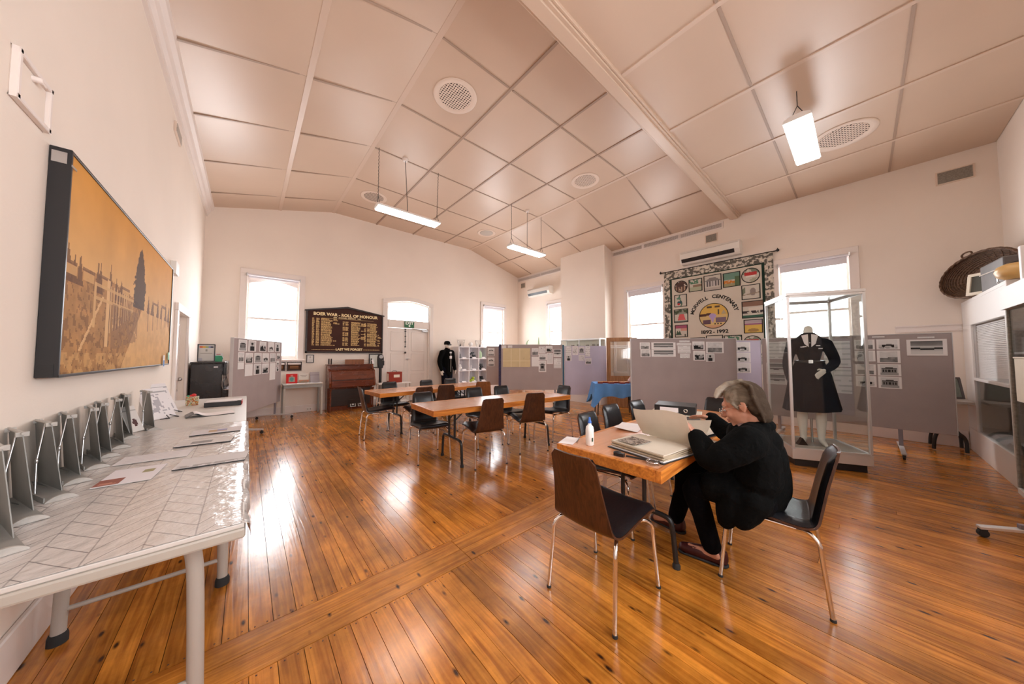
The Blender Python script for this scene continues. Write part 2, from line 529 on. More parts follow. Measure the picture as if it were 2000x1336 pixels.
def photo_img(kind, seed, h=18, w_=22, border=.12, sepia=0.):
    """small black-and-white print"""
    img = canvas(h, w_, (.84, .82, .82))
    u, v = UV(img)
    b = border
    ins = (u > b) & (u < 1 - b) & (v > b) & (v < 1 - b)
    uu, vv = (u - b) / (1 - 2 * b), (v - b) / (1 - 2 * b)
    g = np.full((h, w_), .62); n = fnoise(h, w_, 5, seed); rs = np.random.RandomState(seed)
    if kind == 'group':
        g = .5 + .3 * vv + .2 * (n - .5); m = vv < .62; g[m] = (.05 + .5 * (n > .52))[m] * .8
        for k in range(6):
            cx = .12 + .15 * k + .02 * rs.rand(); cy = .55 + .1 * rs.rand()
            g[((uu - cx) ** 2 + (vv - cy) ** 2) < .004] = .7
        g[vv < .12] = .12
    elif kind == 'car':
        g = .78 - .12 * (vv < .42) + .05 * (n - .5)
        body = (abs(uu - .5) < .34) & (vv > .3) & (vv < .46); g[body] = .12
        g[(abs(uu - .56) < .14) & (vv >= .46) & (vv < .58)] = .3
        for cx in (.26, .74): g[((uu - cx) ** 2 + ((vv - .28) * .7) ** 2) < .009] = .04
        g[(vv < .22) & (n > .5)] = .5
    elif kind == 'landscape':
        g = .70 - .2 * (n - .5); m = vv < .45 + .25 * (n - .5); g[m] = (.08 + .45 * n)[m]
    elif kind == 'building':
        g = np.full((h, w_), .72); m = (vv < .66) & (vv > .2) & (uu > .1) & (uu < .9); g[m] = .34
        g[(vv >= .66) & (vv < .8) & (abs(uu - .5) < (.85 - vv) * 2.2)] = .12
        for k in range(5): g[(abs(uu - .18 - .16 * k) < .035) & (vv > .3) & (vv < .55)] = .06
        g[vv <= .2] = .45
    elif kind == 'portrait':
        g = .68 - .1 * n; g[((uu - .5) ** 2 / .03 + (vv - .58) ** 2 / .05) < 1] = .42
        g[(vv < .42) & (abs(uu - .5) < .3)] = .06; g[((uu - .5) ** 2 / .035 + (vv - .74) ** 2 / .02) < 1] = .07
    elif kind == 'pano':
        g = .22 + .55 * np.clip(1.15 - vv, 0, 1) ** 2 + .1 * (n - .5)
        g[(abs(vv - .4 - .04 * np.sin(uu * 9)) < .06)] = .07; g[(vv > .5) & (vv < .6)] = .62; g[vv < .2] = .72
    elif kind == 'faint':
        g = .74 + .1 * (n - .5); g[(n > .62)] = .45
    elif kind == 'blank':
        g = .80 + .03 * n
    elif kind == 'text':
        g = np.full((h, w_), .80); row = (np.arange(h)[:, None] % 3 == 1) & (np.arange(w_)[None, :] >= 0); g[row & (n > .38)] = .6
    for c in range(3):
        t = [1, 1 - .12 * sepia, 1 - .3 * sepia][c]
        img[:, :, c] = np.where(ins, np.clip(g, 0, 1) * t, img[:, :, c])
    return img ** 1.35
# ================================================================ STRUCTURE
XL, XR, YN, YE = -.70, 7.65, -1.31, 8.45
# ---- floor: backing slab + boards as parts
floor = S(MB().box(XL - .2, XR + .2, YN - .2, YE + .2, -.12, -.022).build('floor', 'dark_hole'))
rs = random.Random(3)
pitch = .0928
n_b = int(round((XR - XL) / pitch)); pitch = (XR - XL) / n_b
for i in range(n_b):
    x0 = XL + i * pitch
    segs = []
    if i % 5 in (1, 3):
        c = rs.uniform(3.4, 7.0); segs += [(1.938, c - .001), (c + .001, YE)]
    else:
        segs += [(1.938, YE)]
    if i % 7 == 2:
        c = rs.uniform(-.4, 1.1); segs += [(YN, c - .001), (c + .001, 1.672)]
    else:
        segs += [(YN, 1.672)]
    for a, b_ in segs:
        dz = rs.uniform(-.0012, 0)
        link('floor_board', MB().box(x0 + .0012, x0 + pitch - .0012, a, b_, -.021, dz).mesh('floor_board', 'floor_wood'), floor)
for (x0, x1) in ((XL, 1.115), (1.119, 4.6), (4.604, XR)):
    for k in range(2):
        y0 = 1.675 + k * .131
        link('cross_board', MB().box(x0, x1, y0 + .001, y0 + .129, -.021, -.0003).mesh('cross_board', 'band_wood'), floor)
nails = MB()
for i in range(n_b):
    for q in (.25, .75):
        for yy in (1.955, 1.655):
            nails.lathe([(.0035, 0), (.0035, .0006)], n=6, c=(XL + (i + q) * pitch, yy + rs.uniform(-.004, .004)))
o = nails.build('nail_heads', 'dark_hole', floor); o['kind'] = 'stuff'

# ---- walls with openings
def wall_cells(mb, u0, u1, z0, z1, holes, put):
    us = sorted({u0, u1} | {h[0] for h in holes} | {h[1] for h in holes})
    zs = sorted({z0, z1} | {h[2] for h in holes} | {h[3] for h in holes})
    for i in range(len(us) - 1):
        j = 0
        while j < len(zs) - 1:
            cu = (us[i] + us[i + 1]) / 2
            ok = lambda q: not any(h[0] < cu < h[1] and h[2] < (zs[q] + zs[q + 1]) / 2 < h[3] for h in holes)
            if ok(j):
                k = j
                while k + 1 < len(zs) - 1 and ok(k + 1): k += 1
                put(mb, us[i], us[i + 1], zs[j], zs[k + 1]); j = k + 1
            else: j += 1
HW = .47
def win_hole(c): return (c - HW, c + HW, 1.20, 3.03)
gable = [(XL, 4.2), (XR, 4.2), (XR, 4.235), (5.5, 4.835), (1.5, 4.835), (XL, 4.265)]
mb = MB()
wall_cells(mb, XL - .2, XR + .2, -.1, 4.2, [win_hole(.41), win_hole(6.50), (2.83, 4.09, -.1, 2.86)], lambda m, a, b_, c, d: m.box(a, b_, YE, YE + .2, c, d))
mb.prism(gable, YE, YE + .2, 'y')
S(mb.build('wall_end', 'wall_paint'))
mb = MB()
wall_cells(mb, YN - .2, YE, -.1, 4.3, [win_hole(6.45), win_hole(3.60), win_hole(.54)], lambda m, a, b_, c, d: m.box(XR, XR + .2, a, b_, c, d))
S(mb.build('wall_right', 'wall_paint'))
mb = MB()
wall_cells(mb, XL - .2, XR, -.1, 4.3, [win_hole(.35), win_hole(2.1)], lambda m, a, b_, c, d: m.box(a, b_, YN - .2, YN, c, d))  # holes for the two windows added to light the room
S(mb.build('wall_near', 'wall_paint'))
mb = MB()
wall_cells(mb, YN, YE, -.1, 4.3, [(5.72, 6.64, -.1, 1.87)], lambda m, a, b_, c, d: m.box(XL - .2, XL, a, b_, c, d))
S(mb.build('wall_left', 'wall_paint'))
S(MB().box(7.27, 7.65, 4.515, 6.05, 0, 4.36).build('chimney_breast', 'wall_paint'))

# ---- ceiling
prof = [(XL, 4.25), (1.5, 4.82), (5.5, 4.82), (XR, 4.22)]
def cz(x):
    for (a, za), (b_, zb) in zip(prof, prof[1:]):
        if a <= x <= b_ + 1e-6: return za + (zb - za) * (x - a) / (b_ - a)
    return 4.22
mb = MB()
p2 = [(a, z + .022) for a, z in prof]
mb.prism(p2 + [(a, z + .12) for a, z in reversed(p2)], 1.65, YE, 'y')
mb.box(XL, XR, YN, 1.65, 4.242, 4.36)
ceiling = S(mb.build('ceiling', 'ceiling_gap'))
XF = [XL, .46, 1.5, 2.53, 3.54, 4.55, 5.5, 6.6, XR]
YF = [1.74, 2.93, 4.13, 5.30, 6.50, 7.70, YE]
for i in range(len(XF) - 1):
    for j in range(len(YF) - 1):
        a, b_, c, d = XF[i] + .004, XF[i + 1] - .004, YF[j] + .004, YF[j + 1] - .004
        za, zb = cz(a), cz(b_)
        poly = [(a, za), (b_, zb), (b_, zb + .018), (a, za + .018)]
        MB().prism(poly, c, d, 'y').build('ceiling_panel', 'ceiling_paint', ceiling)
XN = [XL, .45, 1.66, 2.87, 4.07, 5.29, 6.53, XR]
YNs = [YN, -.385, .69, 1.56]
for i in range(len(XN) - 1):
    for j in range(len(YNs) - 1):
        MB().box(XN[i] + .004, XN[i + 1] - .004, YNs[j] + .004, YNs[j + 1] - .004, 4.22, 4.238).build('ceiling_panel', 'ceiling_paint', ceiling)
def batten(mb): mb.build('batten', 'batten_paint', ceiling, bevel=.003, bseg=1)
for x in XF[1:-1]:
    wd = .032 if x in (1.5, 5.5, .46) else .018
    MB().box(x - wd, x + wd, 1.74, YE, cz(x) - .012, cz(x) + .003).build('batten', 'batten_paint' if wd > .02 else 'batten_dark', ceiling, .003, 1)
for y in YF[1:-1]:
    for (a, b_) in zip(XF, XF[1:]):
        za, zb = cz(a), cz(b_)
        MB().prism([(a + .035, za - .008), (b_ - .035, zb - .008), (b_ - .035, zb + .003), (a + .035, za + .003)], y - .012, y + .012, 'y').build('batten', 'batten_dark', ceiling)
for x in XN[1:-1]:
    batten(MB().box(x - .024, x + .024, YN, 1.56, 4.208, 4.222))
for y in YNs[1:-1]:
    for (a, b_) in zip(XN, XN[1:]):
        MB().box(a + .03, b_ - .03, y - .012, y + .012, 4.212, 4.222).build('batten', 'batten_dark', ceiling)
bm_ = MB()
bm_.box(XL, XR, 1.57, 1.74, 4.175, 4.95)
bm_.box(XL, XR, 1.545, 1.57, 4.19, 4.26)
bm_.box(XL, XR, 1.60, 1.71, 4.155, 4.175)
S(bm_.build('trim_1', 'ceiling_paint', bevel=.005, bseg=1))
# cornices
co = MB()
pr_ = [(XL, 4.06), (XL + .03, 4.06), (XL + .035, 4.10), (XL + .06, 4.13), (XL + .075, 4.19), (XL + .11, 4.21), (XL + .12, 4.30), (XL, 4.30)]
co.prism(pr_, YN, YE, 'y')
S(co.build('trim_2', 'trim_paint'))
# perforated ventilation strips under the ceiling of the banner wall
def perf_strip(name, y0, y1, x=XR):
    o = S(MB().box(x - .012, x, y0, y1, 4.035, 4.185).build(name, 'trim_paint', bevel=.002, bseg=1))
    L_ = y1 - y0; n = max(1, round(L_ / 1.05))
    for k in range(n):
        a, b_ = y0 + L_ * k / n + .03, y0 + L_ * (k + 1) / n - .03
        MB().box(x - .014, x - .012, a, b_, 4.065, 4.155).build('backing', 'dark_hole', o)
        g = MB()
        for q in range(6): g.box(x - .018, x - .014, a, b_, 4.062 + q * .0172, 4.071 + q * .0172)
        m_ = int((b_ - a) / .022)
        for q in range(m_ + 1): g.box(x - .018, x - .014, a + (b_ - a) * q / m_ - .005, a + (b_ - a) * q / m_ + .005, 4.065, 4.155)
        g.build('grille', 'trim_paint', o)
perf_strip('trim_3', 1.86, 4.50)
perf_strip('trim_4', 6.08, 8.43)
# baseboards
def bb(name, m): S(m.build(name, 'trim_paint', bevel=.006, bseg=1))
bb('baseboard_end_1', MB().box(XL, 2.74, YE - .022, YE, 0, .165))
bb('baseboard_end_2', MB().box(4.19, XR, YE - .022, YE, 0, .165))
bb('baseboard_right', MB().box(XR - .022, XR, -.95, 4.51, 0, .24))
bb('baseboard_breast', MB().box(7.248, 7.27, 4.50, 6.06, 0, .24))
bb('baseboard_left_1', MB().box(XL, XL + .022, YN, 5.63, 0, .19))
bb('baseboard_left_2', MB().box(XL, XL + .022, 6.73, YE, 0, .19))
bb('baseboard_near', MB().box(XL, 4.1, YN, YN + .022, 0, .19))
# picture rail pieces on the banner wall by the right corner
S(MB().box(XR - .035, XR, -.95, -.36, 1.735, 1.752).box(XR - .03, XR, -.95, -.36, 1.652, 1.666).box(XR - .006, XR, -.95, -.36, 1.666, 1.735).build('trim_5', 'trim_paint'))

# ---- windows (local: x along the wall, -y into the room, z up)
def window(n, loc, rz, blind=.12, arch=False):
    r = struct_root('window_%d' % n, loc, rz)
    t = 'trim_paint'
    for sx in (-1, 1):
        a = sorted((sx * .45, sx * .565))
        rbox('architrave', t, a[0], a[1], -.028, 0, 1.20, 3.13, r, .005)
    rbox('architrave', t, -.565, .565, -.03, 0, 3.02, 3.13, r, .005)
    rbox('sill', t, -.60, .60, -.075, .1, 1.175, 1.205, r, .006)
    rbox('apron', t, -.55, .55, -.022, 0, 1.09, 1.175, r, .004)
    for sx in (-1, 1):
        a = sorted((sx * .415, sx * .47))
        rbox('stile', t, a[0], a[1], .05, .12, 1.205, 3.03, r, .004)
    rbox('bottom_rail', t, -.415, .415, .055, .10, 1.205, 1.285, r, .004)
    rbox('meeting_rail', t, -.415, .415, .05, .12, 2.075, 2.115, r, .004)
    if arch:
        pts = [(-.415, 3.03), (.415, 3.03), (.415, 2.84)] + [(.415 - .83 * k / 12, 2.84 + .085 * math.sin(PI * k / 12)) for k in range(1, 12)] + [(-.415, 2.84)]
        MB().prism(pts, .055, .10, 'y').build('arched_head', t, r)
    else:
        rbox('top_rail', t, -.415, .415, .055, .10, 2.88, 3.03, r, .004)
    MB().box(-.415, .415, .085, .089, 1.285, 2.075).build('pane', 'window_glass', r)
    MB().box(-.415, .415, .070, .074, 2.115, 2.90).build('pane', 'window_glass', r)
    rb = MB().tube([(-.45, -.05, 3.0), (.45, -.05, 3.0)], .022, 12).build('roller_blind', 'blind_cloth', r)
    MB().box(-.43, .43, -.032, -.030, 3.0 - blind, 3.0).build('blind_cloth', 'blind_cloth', rb)
    for sx in (-1, 1):
        MB().box(sx * .46 - .008, sx * .46 + .008, -.08, -.02, 2.97, 3.035).build('bracket', 'steel', r, .002)
    return r
window(1, (.41, YE, 0), 0, blind=.055, arch=True)
window(2, (6.50, YE, 0), 0, blind=.09)
window(3, (XR, 6.45, 0), -PI / 2, blind=.13)
window(4, (XR, 3.60, 0), -PI / 2, blind=.15)
window(5, (XR, .54, 0), -PI / 2, blind=.14)
window(6, (.35, YN, 0), PI, blind=.1)  # added for its light, out of view behind the camera
window(7, (2.1, YN, 0), PI, blind=.1)  # second added window, unseen, lights the near side

# ---- exit doors with arched fanlight, end wall
d = struct_root('door_1', (3.46, YE, 0))
t = 'door_paint'
for sx in (-1, 1):
    a = sorted((sx * .62, sx * .735))
    rbox('architrave', t, a[0], a[1], -.03, 0, 0, 2.734, d, .006)
def arc(w_, z0, rise, n=14): return [(w_ - 2 * w_ * k / n, z0 + rise * math.sin(PI * k / n)) for k in range(n + 1)]
MB().prism([(.735, 2.735)] + arc(.735, 2.83, .12) + [(-.735, 2.735)] + list(reversed(arc(.62, 2.735, .10))), -.03, 0, 'y').build('arched_architrave', t, d)
for sx in (-1, 1):
    a = sorted((sx * .585, sx * .63))
    rbox('jamb', t, a[0], a[1], .0, .15, 0, 2.86, d, .004)
MB().prism([(-.585, 2.86), (-.585, 2.715)] + list(reversed(arc(.585, 2.715, .085))) + [(.585, 2.86)], .05, .10, 'y').build('arched_head', t, d)
rbox('transom', t, -.585, .585, -.01, .12, 2.07, 2.285, d, .006)
MB().box(-.585, .585, .07, .074, 2.285, 2.82).build('fanlight_pane', 'window_glass', d)
for sx in (-1, 1):
    x0, x1 = sorted((sx * .002, sx * .583))
    lf = rbox('door_leaf', t, x0, x1, .045, .085, .005, 2.065, d, .003)
    for (a0, a1) in ((1.42, 1.97), (.86, 1.36), (.12, .78)):
        rim = MB()
        X0, X1 = x0 + .09, x1 - .09
        rim.box(X0, X1, .036, .046, a0, a0 + .022).box(X0, X1, .036, .046, a1 - .022, a1).box(X0, X0 + .022, .036, .046, a0, a1).box(X1 - .022, X1, .036, .046, a0, a1)
        rim.build('panel_moulding', t, lf, .003, 1)
        MB().box(X0 + .022, X1 - .022, .040, .0449, a0 + .022, a1 - .022).build('panel', t, lf)
blt = MB().tube([(-.09, .03, 1.52), (-.09, .03, 2.05)], .007, 8)
for z in (1.54, 1.68, 1.84, 1.98, 2.04): blt.box(-.112, -.068, .022, .044, z - .012, z + .012)
blt.build('bolt', 'black_paint', d)
MB().ell((-.095, .005, 1.375), (.028, .026, .028)).lathe([(.012, 0), (.012, .01)], 8).build('door_knob', 'black_plastic', d)
MB().box(-.06, .03, .02, .045, 1.185, 1.205).tube([(-.05, .015, 1.195), (-.01, -.01, 1.195), (.03, .015, 1.195)], .009, 8).build('latch', 'steel', d)
MB().box(.40, .57, -.01, .044, 1.985, 2.045).tube([(.42, -.01, 2.03), (.25, -.03, 2.05), (.10, .03, 2.06)], .008, 6).build('door_closer', 'steel', d, .003, 1)
rbox('threshold', 'frame_dark', -.6, .6, -.02, .12, 0, .012, d, .002)

# ---- door in the left wall
d = struct_root('door_2', (XL, 6.18, 0), PI / 2)   # local x -> +Y, local y -> -X (outward)
for sx in (-1, 1):
    a = sorted((sx * .45, sx * .555))
    rbox('architrave', 'trim_paint', a[0], a[1], -.03, 0, 0, 1.87, d, .006)
rbox('architrave', 'trim_paint', -.56, .56, -.034, 0, 1.87, 1.965, d, .006)
lf = rbox('door_leaf', 'door_paint', -.458, .458, .06, .10, .005, 1.868, d, .003)
for (a0, a1) in ((.12, .80), (.92, 1.75)):
    for x0 in (-.37, .05):
        MB().box(x0, x0 + .32, .05, .06, a0, a0 + .02).box(x0, x0 + .32, .05, .06, a1 - .02, a1).box(x0, x0 + .02, .05, .06, a0, a1).box(x0 + .3, x0 + .32, .05, .06, a0, a1).build('panel_moulding', 'trim_paint', lf)
MB().ell((.39, .035, .95), (.026, .026, .026)).build('door_knob', 'steel', lf)

# ---- exit sign
sg = rbox('exit_sign', 'exit_green', -.14, .14, -.02, .0, 0, .175, None, .003)
sg.location = (3.46, YE - .012, 2.085)
tag(sg, 'green sign with white EXIT lettering above the double doors', 'sign')
for ch, px in zip('EXIT', (-.092, -.02, .032, .082)):
    vs, fs = text_mb(ch, .105, 1.0, .003)
    MB().add([(x + px, y - .021, z + .09) for x, y, z in vs], fs).build('letter', 'white_letters', sg)
MB().prism([(0, .015), (.032, .047), (0, .079), (-.032, .047)], -.0225, -.0205, 'y').build('arrow_symbol', 'white_letters', sg)

# ---- ceiling vents
def round_vent(x, y, z, r, label, louvre=False, plain=False, rz=0.):
    v = thing('ceiling_vent', label, 'vent', (x, y, z), rz, 'round ceiling vents')
    MB().lathe([(r, -.002), (r * 1.13, -.004), (r * 1.32, -.012), (r * 1.36, -.004), (r * 1.36, .001), (r, .001)], 40, cap=False).build('rim', 'vent_white', v)
    if plain:
        MB().lathe([(.001, -.012), (r * .93, -.010), (r * .97, -.004), (r * .97, -.001), (.001, -.001)], 32).build('cover_plate', 'vent_grey_light', v)
        return v
    MB().lathe([(.001, -.0016), (r, -.0016), (r, -.0006), (.001, -.0006)], 32).build('backing', 'dark_hole', v)
    g = MB(); st = r * 2 / (13 if not louvre else 15); n = int(r / st) + 1
    for k in range(-n, n + 1):
        c = k * st
        if abs(c) >= r: continue
        h = math.sqrt(r * r - c * c)
        g.box(c - st * .20, c + st * .20, -h, h, -.006, -.0018)
        if not louvre: g.box(-h, h, c - st * .20, c + st * .20, -.0062, -.0018)
    g.build('grille', 'vent_white', v)
    return v

round_vent(2.04, 3.52, 4.82, .215, 'largest-looking round perforated ceiling vent, nearest the camera on the raised ceiling')
round_vent(5.05, 3.55, 4.82, .205, 'round perforated ceiling vent on the raised ceiling, towards the banner wall')
round_vent(2.03, 7.02, 4.82, .20, 'round slatted ceiling vent behind the left hanging light', louvre=True, rz=.5)
round_vent(5.10, 6.98, 4.82, .19, 'plain capped round ceiling vent with no holes, between the two far hanging lights', plain=True)
round_vent(5.90, .07, 4.22, .235, 'round perforated ceiling vent beside the nearest hanging light on the low ceiling', rz=.78)

# ---- wall vents
def wall_vent(y, z, wy, wz, label):
    v = thing('wall_vent', label, 'vent', (XR, y, z), 0, 'rectangular wall vents')
    MB().box(-.014, 0, -wy / 2, wy / 2, -wz / 2, wz / 2).build('surround', 'vent_white', v, .003, 1)
    MB().box(-.016, -.014, -wy / 2 + .02, wy / 2 - .02, -wz / 2 + .018, wz / 2 - .018).build('backing', 'vent_grey', v)
    g = MB(); n = int((wz - .04) / .016)
    for k in range(n): g.box(-.021, -.016, -wy / 2 + .02, wy / 2 - .02, -wz / 2 + .02 + k * .016, -wz / 2 + .026 + k * .016)
    for k in range(5): g.box(-.022, -.016, -wy / 2 + .02 + k * (wy - .046) / 4, -wy / 2 + .026 + k * (wy - .046) / 4, -wz / 2 + .018, wz / 2 - .018)
    g.build('grille', 'vent_grey', v)
wall_vent(-.97, 3.905, .33, .20, 'wide wall vent high up at the right end of the banner wall')
wall_vent(2.09, 3.88, .24, .19, 'small square wall vent above the air conditioner over the banner')
wall_vent(8.15, 3.88, .24, .20, 'small square wall vent in the far corner beside the smaller air conditioner')
v = thing('wall_vent', 'pale wall vent high on the left wall just under the cornice', 'vent', (XL, 5.2, 3.9))
MB().box(0, .02, -.18, .18, -.06, .06).build('surround', 'vent_white', v, .003, 1)
g = MB()
for k in range(5): g.box(.02, .026, -.16, .16, -.045 + k * .02, -.035 + k * .02)
g.build('grille', 'vent_grey_light', v)

# ---- air conditioners
def aircon(y, z, ln, ht, label):
    a = thing('air_conditioner', label, 'air conditioner', (XR, y, z), 0, 'wall air conditioners')
    poly = [(0, ht), (-.20, ht - .01), (-.225, ht - .05), (-.225, .10), (-.19, .03), (-.14, 0), (0, 0)]
    MB().prism(poly, -ln / 2, ln / 2, 'y').build('casing', 'aircon_plastic', a, .006)
    MB().prism([(-.231, .105), (-.195, .030), (-.188, .034), (-.226, .108)], -ln / 2 + .09, ln / 2 - .03, 'y').build('air_slot', 'black_plastic', a)
    MB().box(-.229, -.224, -ln / 2 + .02, ln / 2 - .02, ht - .062, ht - .055).build('seam', 'vent_grey_light', a)
    return a
# note: local prism axis y runs along the wall
aircon(2.105, 3.375, 1.12, .29, 'long white wall air conditioner mounted above the centenary banner')
aircon(7.2, 3.35, 1.02, .28, 'white wall air conditioner in the far corner left of the chimney breast')

# ---- access hatch and small box on the left wall
h = thing('access_hatch', 'square white access hatch with latch high on the left wall', 'hatch', (XL, 2.18, 2.365))
MB().box(0, .022, -.13, .13, -.095, -.075).box(0, .022, -.13, .13, .082, .102).box(0, .022, -.13, -.11, -.095, .102).box(0, .022, .11, .13, -.095, .102).build('frame', 'trim_paint', h, .003, 1)
MB().box(0, .008, -.108, .108, -.073, .080).build('hatch_door', 'wall_paint', h)
MB().lathe([(.012, 0), (.012, .03), (.008, .034)], 10, T=Matrix.Rotation(PI / 2, 4, 'Y')).box(.02, .03, -.006, .04, -.006, .006).build('latch', 'trim_paint', h).location = (0, .0, .062)
o = rbox('junction_box', 'outlet', XL, XL + .05, 5.2, 5.4, 2.25, 2.40, None, .006)
tag(o, 'small white box high on the left wall beyond the framed picture', 'box')

# ---- power outlet
o = rbox('power_outlet', 'outlet', 1.06, 1.17, YE - .03, YE - .022, .03, .10, None, .003)
tag(o, 'white power outlet on the skirting board under the small grey table', 'outlet')
for x in (1.09, 1.14): MB().box(x - .008, x + .008, YE - .0315, YE - .03, .05, .075).build('socket', 'vent_grey', o)

# ---- hanging fluorescent lights
def lamp(x0, x1, y, z, top, chain_x, cord_x, label):
    L_ = x1 - x0; xc = (x0 + x1) / 2
    f = thing('hanging_light', label, 'light', (xc, y, z), 0, 'hanging fluorescent lights')
    MB().prism([(-.12, 0), (.12, 0), (.11, .035), (.05, .06), (-.05, .06), (-.11, .035)], -L_ / 2, L_ / 2, 'x').build('housing', 'lamp_body', f, .004, 1)
    MB().box(-L_ / 2 + .02, L_ / 2 - .02, -.108, .108, -.018, -.001).build('diffuser', 'lamp_tube', f, .006, 1)
    for cx in chain_x:
        ch = MB(); px = cx - xc
        zt = top - z
        sx = -1 if px < 0 else 1
        e = min(abs(px), L_ / 2 - .03) * sx
        for sy in (-.07, .07): ch.tube([(e, sy, .05), (e, 0, .20)], .004, 5)
        n = int((zt - .2) / .03)
        for k in range(n):
            a = .2 + (zt - .2) * k / n; b_ = .2 + (zt - .2) * (k + 1) / n
            ox = .004 * (1 if k % 2 else -1)
            ch.tube([(e + (px - e) * k / n + ox, 0, a), (e + (px - e) * k / n - ox, 0, b_)], .0045, 5)
        ch.build('chain', 'black_paint', f)
    if cord_x is not None:
        px = cord_x - xc
        MB().tube([(px * .35, 0, .06), (px * .5, 0, .3), (px, 0, top - z - .02)], .005, 6).build('cord', 'black_paint', f)
        MB().lathe([(.035, top - z - .045), (.05, top - z - .02), (.052, top - z)], 14, c=(px, 0)).build('ceiling_rose', 'trim_paint', f)
    return f
lamp(1.56, 2.70, 5.26, 3.79, 4.82, (1.59, 2.69), 2.04, 'hanging fluorescent light on chains at the left, over the rear tables')
lamp(4.47, 5.58, 5.22, 3.81, 4.82, (4.53, 5.52), 5.04, 'hanging fluorescent light on chains farthest right over the middle of the room')
lamp(4.40, 5.50, .375, 3.85, 4.22, (4.50, 5.42), None, 'hanging fluorescent light nearest the camera, below the low ceiling')
# ================================================================ CHAIRS (local: facing +x)
def catmull(pts, n):
    pts = [Vector(p) for p in pts]; out = []
    P = [pts[0]] + pts + [pts[-1]]
    for i in range(1, len(P) - 2):
        for k in range(n):
            t = k / n; a, b_, c, d = P[i - 1], P[i], P[i + 1], P[i + 2]
            out.append(.5 * ((2 * b_) + (-a + c) * t + (2 * a - 5 * b_ + 4 * c - d) * t * t + (-a + 3 * b_ - 3 * c + d) * t ** 3))
    out.append(pts[-1]); return out
SHELL = [Vector((p[0], 0, p[1])) for p in ((.225, .412), (.19, .425), (.06, .418), (-.08, .400), (-.15, .400), (-.195, .425), (-.215, .50), (-.24, .62), (-.285, .80))]
SH = catmull(SHELL, 4)
def shell_pt(s_, t, grow=0., inset=0.):
    """s_ along the profile 0..1, t across 0..1"""
    k = s_ * (len(SH) - 1); i = min(int(k), len(SH) - 2); f = k - i
    p = SH[i] * (1 - f) + SH[i + 1] * f
    hw = .195 if s_ < .5 else .195 - .062 * ((s_ - .5) / .5) ** 1.2
    hw -= inset
    # rounded ends
    e = min(s_, 1 - s_) * .85
    rc = .028
    if e < rc: hw -= (rc - math.sqrt(max(0, rc * rc - (rc - e) ** 2))) * .9
    y = (t * 2 - 1) * hw
    bow = .012 * (1 - (2 * t - 1) ** 2)
    d = (SH[min(i + 1, len(SH) - 1)] - SH[i]).normalized()
    nr = Vector((d.z, 0, -d.x))       # away from the sitter
    q = p + nr * (grow - bow)
    return (q.x, y, q.z)
def make_chair(name, label, ply='chair_ply'):
    t = thing(name, label, 'chair')
    MB().sheet(lambda u, v: shell_pt(v, u), 8, 34, -.011).build('plywood_shell', ply, t)
    mb = MB()
    def pad(u, v):
        e = min(u, 1 - u, (v) * 1.6, (1 - v) * 1.6)
        g = .026 * min(1, (e / .09)) ** .5
        return shell_pt(.008 + v * .984, u, .013 + g, .004)
    mb.sheet(pad, 14, 44, .004)
    mb.build('padded_cover', 'black_vinyl', t)
    fr = MB()
    for sy in (-1, 1):
        fr.tube([(.15, sy * .15, .388), (-.13, sy * .15, .376)], .0105, 8)
    fr.tube([(.12, -.15, .386), (.12, .15, .386)], .009, 8).tube([(-.10, -.15, .376), (-.10, .15, .376)], .009, 8)
    fr.build('under_frame', 'chrome', t)
    for sx in (-1, 1):
        for sy in (-1, 1):
            pts = catmull([(sx * .11, sy * .15, .385 if sx > 0 else .376), (sx * .155, sy * .172, .382), (sx * .192, sy * .19, .345), (sx * .20, sy * .193, .28), (sx * .228, sy * .203, .012)], 5)
            lg = MB().tube(pts, .0105, 8).build('leg', 'chrome', t)
            MB().lathe([(.0125, 0), (.0125, .008), (.011, .013)], 10, c=(sx * .229, sy * .2035)).build('foot_cap', 'rubber', lg)
    return t
CG = 'black padded chairs around the wooden tables'
chair0 = make_chair('dining_chair', 'dark plywood-backed chair in the foreground at the near end of the front table')
chair0.location = (1.545, .992, 0)
chair_l = make_chair('dining_chair', 'chair with a lighter orange plywood back at the right end of the rear table', 'chair_ply_light')
chair_l.location = (3.56, 5.02, 0); chair_l.rotation_euler = (0, 0, R(62))
for c in (chair0, chair_l): c['group'] = CG
spots = [
 ((2.37, .385), 97, 'black padded chair that the seated person sits on'),
 ((1.79, 3.68), -97, 'chair on the far side of the middle table, first from the left'),
 ((2.23, 3.10), 79, 'plywood-backed chair on the near side of the middle table, left one'),
 ((3.02, 3.135), 69, 'plywood-backed chair on the near side of the middle table, right one'),
 ((3.73, 3.28), 178, 'black padded chair at the right end of the middle table'),
 ((2.66, 3.72), -95, 'chair on the far side of the middle table, second from the left'),
 ((3.15, 3.66), -96, 'chair on the far side of the middle table, farthest right'),
 ((1.63, 5.22), -5, 'black padded chair at the left end of the rear table, seen side-on'),
 ((2.05, 5.62), -90, 'chair on the far side of the rear table in front of the red box'),
 ((2.78, 5.58), -88, 'chair on the far side of the rear table in front of the doors'),
 ((3.36, 5.66), -92, 'chair on the far side of the rear table in front of the dummy'),
 ((2.17, 4.85), 84, 'plywood-backed chair on the near side of the rear table, left one'),
 ((2.66, 4.90), 70, 'plywood-backed chair on the near side of the rear table, right one'),
 ((2.28, 1.335), -88, 'chair on the far side of the front table behind the spray bottle'),
 ((2.80, 1.43), -92, 'chair in the middle of the far side of the front table'),
 ((3.28, 1.40), -92, 'chair on the far side of the front table behind the open scrapbook'),
 ((3.93, 1.13), 178, 'chair at the far right end of the front table behind the binder'),
]
for (x, y), a, lb in spots:
    copy_tree(chair0, (x, y, 0), R(a), lb, CG)

